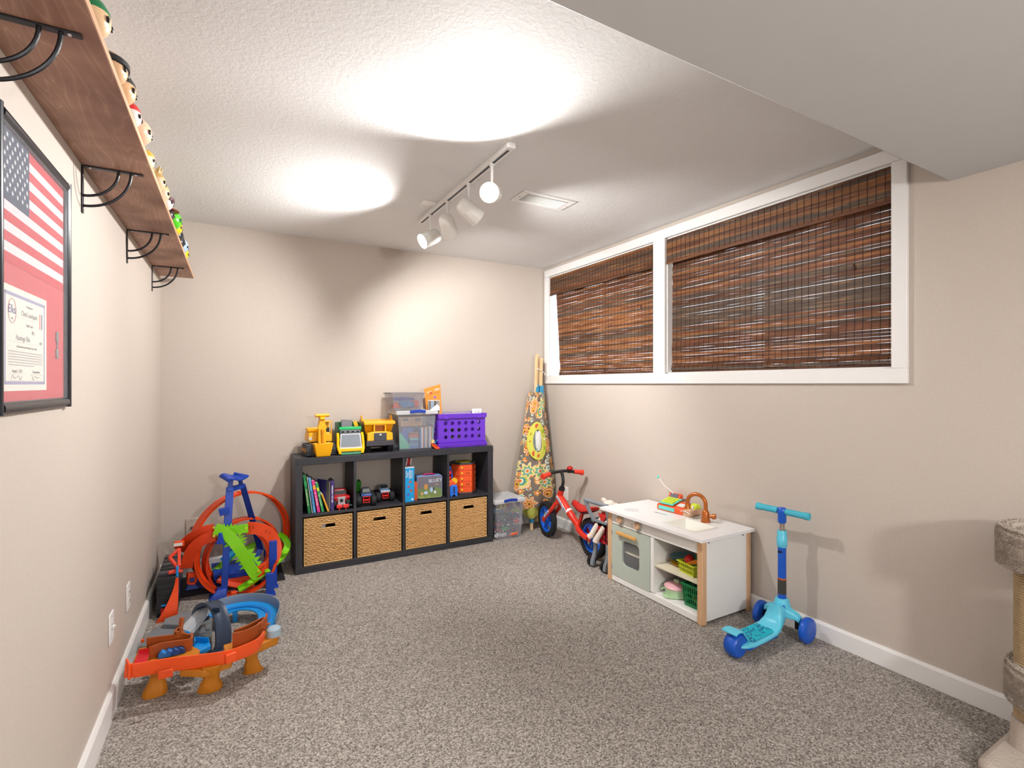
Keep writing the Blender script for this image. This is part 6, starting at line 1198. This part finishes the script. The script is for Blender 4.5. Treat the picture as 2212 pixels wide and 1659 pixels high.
def slab(name, pts, z0, z1, m, bevel=.004, par=None):
    g = G().prism([(p[0], p[1]) for p in pts], z0, z1, 'z'); return obj(name, g, m, par or cn, bevel=bevel)
# ochre trays
slab('canyon_tray', [(0.038,2.522,0.130), (0.044,2.665,0.130), (0.119,2.648,0.130), (0.223,2.608,0.130), (0.273,2.518,0.130), (0.269,2.454,0.130), (0.111,2.496,0.130)], .112, .136, tan_)
slab('canyon_tray', [(0.364,2.441,0.130), (0.359,2.504,0.130), (0.408,2.521,0.130), (0.501,2.573,0.130), (0.580,2.518,0.130), (0.570,2.467,0.130), (0.467,2.417,0.130)], .105, .140, tan_)
slab('lower_rock', [(0.206,2.434,0.100), (0.205,2.497,0.100), (0.339,2.453,0.100), (0.398,2.453,0.100), (0.389,2.408,0.100), (0.291,2.379,0.100)], .080, .108, tan_)
obj('hatch', G().box(-.028, .028, -.014, .014, 0, .004, T(*(0.316,2.410,0.100)) @ T(0, 0, .008)), mat('hatch_dark', '#4a1f14', .6), cn)
# brown canyon walls
def wallstrip(name, pts, h, m, t=.008):
    return obj(name, G().sweep(smoothpath(pts, 4), [(-t / 2, 0), (t / 2, 0), (t / 2 + .004, h), (-t / 2 + .004, h)], (0, 0, 1)), m, cn, smooth=False)
wallstrip('canyon_wall', [(0.095,2.528,0.130), (0.137,2.545,0.130), (0.194,2.537,0.130), (0.237,2.530,0.130), (0.236,2.582,0.130)], .058, brn); wallstrip('canyon_wall', [(0.075,2.647,0.130), (0.129,2.634,0.130), (0.205,2.618,0.130), (0.236,2.592,0.130)], .05, brn)
wallstrip('canyon_wall', [(0.393,2.455,0.130), (0.442,2.457,0.130), (0.488,2.490,0.130), (0.523,2.551,0.130), (0.529,2.587,0.130)], .075, brn); wallstrip('canyon_wall', [(0.399,2.517,0.130), (0.454,2.542,0.130), (0.512,2.587,0.130), (0.536,2.583,0.130)], .06, brn)
wallstrip('canyon_wall', [(0.172,2.636,0.130), (0.183,2.666,0.130), (0.205,2.645,0.130)], .06, brn)
def spike(c, r, h): obj('rock_spike', G().prism([(r * math.cos(a * math.pi / 5) * (1 if a % 2 == 0 else .45), r * math.sin(a * math.pi / 5) * (1 if a % 2 == 0 else .45)) for a in range(10)], -.006, .006, 'y', T(c[0], c[1], c[2] + h)), brn, cn, bevel=.001)
spike((0.516,2.501,0.190), .028, 0); spike((0.193,2.621,0.180), .022, 0)
obj('rock_pillar', G().bar((0.186,2.674,0.130), Vector((0.186,2.674,0.130)) + Vector((.012, .02, .09)), .018, .014), brn, cn, bevel=.004)
# red start ramp and blue blocks
obj('start_ramp', G().loft([[(0.045,2.511,0.137), (0.090,2.501,0.137), (0.091,2.498,0.142), (0.046,2.508,0.142)], [(0.055,2.552,0.160), (0.097,2.540,0.160), (0.098,2.533,0.165), (0.056,2.549,0.165)], [(0.059,2.543,0.178), (0.101,2.528,0.178), (0.101,2.527,0.182), (0.059,2.543,0.182)]]), mat('ramp_red', '#dd2433', .35), cn, bevel=.002)
for i, (p, c) in enumerate((((0.143,2.519,0.137), '#1d7fd0'), ((0.165,2.522,0.137), '#1869b8'), ((0.187,2.522,0.137), '#124f96'), ((0.205,2.525,0.137), '#0f437f'))): obj('stunt_block', G().prism([(-.016, 0), (.016, 0), (.012, .022), (-.004, .03), (-.016, .018)], -.014, .014, 'y', T(*p)), mat('blk_' + c[1:], c, .4), cn, bevel=.003)
# orange front rail: a long tilted channel
rail = smoothpath([(0.035,2.459,0.165), (0.078,2.452,0.160), (0.138,2.456,0.155), (0.225,2.445,0.150), (0.306,2.423,0.150), (0.373,2.406,0.152), (0.424,2.413,0.155), (0.468,2.429,0.160), (0.489,2.470,0.165)], 5)
obj('front_rail', G().sweep(rail, [(.030, -.018), (.022, -.040), (-.006, -.048), (-.010, -.042), (.016, -.034), (.024, -.016), (.026, .018), (.032, .018)], (0, 0, 1)), org, cn, smooth=True)
obj('rail_end', G().box(-.004, .004, -.03, .025, -.04, .022, T(*(0.037,2.443,0.165)) @ RZ(.3)), org, cn, bevel=.002)
obj('rail_catch', G().box(-.024, .024, -.003, .003, -.018, .014, T(*(0.165,2.382,0.138)) @ T(0, -.012, 0)), mat('catch_orange', '#e84f1a', .4), cn, bevel=.003)
obj('rail_clip', G().box(-.02, .02, -.01, .01, -.02, .02, T(*(0.386,2.375,0.140)) @ RZ(.3)), org, cn, bevel=.004)
# grey stone base
slab('stone_base', [(0.016,2.917,0.030), (0.031,3.039,0.030), (0.073,3.124,0.030), (0.168,3.093,0.030), (0.165,2.943,0.030), (0.124,2.876,0.030)], .004, .034, cgr)
slab('stone_base', [(0.091,3.077,0.050), (0.093,3.145,0.050), (0.149,3.174,0.050), (0.220,3.196,0.050), (0.264,3.146,0.050), (0.190,3.011,0.050)], .004, .055, cgr)
slab('stone_base', [(0.194,2.799,0.060), (0.218,2.917,0.060), (0.280,3.051,0.060), (0.306,3.001,0.060), (0.311,2.762,0.060), (0.242,2.753,0.060)], .004, .065, mat('stone_grey_dark', '#6a6f75', .55, bump=.2, bscale=80))
slab('stone_base', [(0.177,2.849,0.090), (0.202,2.930,0.090), (0.241,2.963,0.090), (0.255,2.857,0.090), (0.210,2.742,0.090)], .06, .095, cgr)
g = G()
for i in range(4): p = Vector((0.239,2.809,0.066)); g.box(-.012, .012, -.03, .03, 0, .003, T(p.x + i * .02 - .01, p.y + i * .03, p.z))
obj('stone_pavers', g, cgr, cn, bevel=.001)
# clear tunnel up to the loop
tb = [Vector((0.200,2.731,0.110)), Vector((0.242,2.823,0.125)), Vector((0.284,2.930,0.140))]
obj('tunnel', G().sweep(tb, [(-.030, 0), (-.030, .022), (-.016, .040), (.012, .040), (.026, .020), (.028, 0), (.025, 0), (.022, .018), (.010, .036), (-.014, .036), (-.026, .020), (-.026, 0)], (0, 0, 1)), clear('tunnel_plastic', '#cfd4da', .62, .2), cn)
obj('tunnel_track', G().sweep(tb, [(-.022, 0), (.022, 0), (.022, .004), (-.022, .004)], (0, 0, 1)), mat('tunnel_blue', '#3f7fae', .4), cn); obj('tunnel_mouth', G().lathe([(.022, 0), (.018, .004)], 16, T(*(0.206,2.722,0.125)) @ RX(math.pi / 2 + .2)), skyb, cn, smooth=True)
g = G()
for i in range(9): q = tb[0].lerp(tb[2], .1 + i * .1); g.bar(q + Vector((.03, -.004, .005)), q + Vector((.018, .0, .034)), .004, .003)
obj('tunnel_ladder', g, mat('ladder_pale', '#c7d9e6', .4), cn)
# dark loop arch
ap = smoothpath([(0.264,2.930,0.082), (0.261,2.900,0.141), (0.274,2.870,0.181), (0.300,2.830,0.204), (0.326,2.790,0.196), (0.344,2.750,0.160), (0.353,2.710,0.109), (0.352,2.680,0.065), (0.336,2.660,0.031)], 5)
ctr_ = Vector((0.305,2.780,0.075)); obj('loop_arch', G().sweep(ap, [(-.034, 0), (.034, 0), (.036, .014), (.022, .010), (.012, .013), (-.012, .013), (-.022, .010), (-.036, .014)], [tuple((p - ctr_).normalized()) for p in ap]), navy_, cn, smooth=True)
obj('arch_foot', G().box(-.035, .04, -.02, .02, -.008, .018, T(*(0.336,2.660,0.033))), navy_, cn, bevel=.006); obj('arch_brace', G().box(-.05, .03, -.012, .012, 0, .02, T(*(0.270,2.508,0.100))), mat('brace_slate', '#39424f', .5), cn, bevel=.003)
obj('arch_plate', G().box(-.016, .016, -.006, .006, -.02, .02, T(*(0.327,2.755,0.199)) @ RX(.4)), navy_, cn, bevel=.003)
slab('blue_ledge', [(0.244,2.574,0.120), (0.254,2.640,0.120), (0.304,2.611,0.120), (0.311,2.571,0.120), (0.272,2.540,0.120)], .100, .120, cbl, .002); wallstrip('ledge_wall', [(0.247,2.598,0.120), (0.249,2.643,0.120), (0.304,2.607,0.120)], .022, cbl, .004)
# blue banked curve with grey wall
cv = smoothpath([(0.314,3.020,0.060), (0.351,3.059,0.060), (0.404,3.085,0.060), (0.470,3.074,0.060), (0.528,3.022,0.060), (0.558,2.936,0.060), (0.550,2.845,0.060), (0.527,2.764,0.060), (0.499,2.676,0.060)], 6)
obj('curve_track', G().sweep(cv, [(-.050, .014), (-.046, .010), (-.018, .002), (.018, 0), (.045, .006), (.045, .001), (.018, -.005), (-.018, -.004), (-.050, .004)], (0, 0, 1)), cbl, cn, smooth=True)
obj('curve_groove', G().sweep(cv, [(-.010, .0035), (.006, .0025), (.006, .0045), (-.010, .0055)], (0, 0, 1)), mat('groove_blue', '#0a6fc4', .4), cn, smooth=True)
obj('curve_wall', G().sweep(cv[:-8], [(-.050, .004), (-.046, .012), (-.054, .052), (-.058, .052), (-.054, .004)], (0, 0, 1)), wallg, cn, smooth=True)
for p in ((0.410,3.064,0.020), (0.583,2.918,0.020), (0.330,3.014,0.020)): obj('curve_support', G().box(-.012, .012, -.012, .012, -.02, .036, T(*p)), cbl, cn, bevel=.002)
obj('curve_hub', G().lathe([(.03, 0), (.03, .03), (.024, .036), (0, .037)], 18, T(*(0.555,2.490,0.140))), mat('hub_ice', '#a9c0d0', .3), cn, smooth=True)
for i, p in enumerate(((0.446,2.487,0.180), (0.470,2.502,0.180), (0.491,2.520,0.180), (0.187,2.620,0.170))): obj('yellow_stripe', G().box(-.004, .004, -.009, .009, 0, .0015, T(*p) @ RZ(.6)), mat('stripe_yellow', '#d8b04a', .5), cn)
obj('orange_knob', G().lathe([(.007, 0), (.007, .012), (0, .014)], 10, T(*(0.022,2.959,0.034))), org, cn, smooth=True)
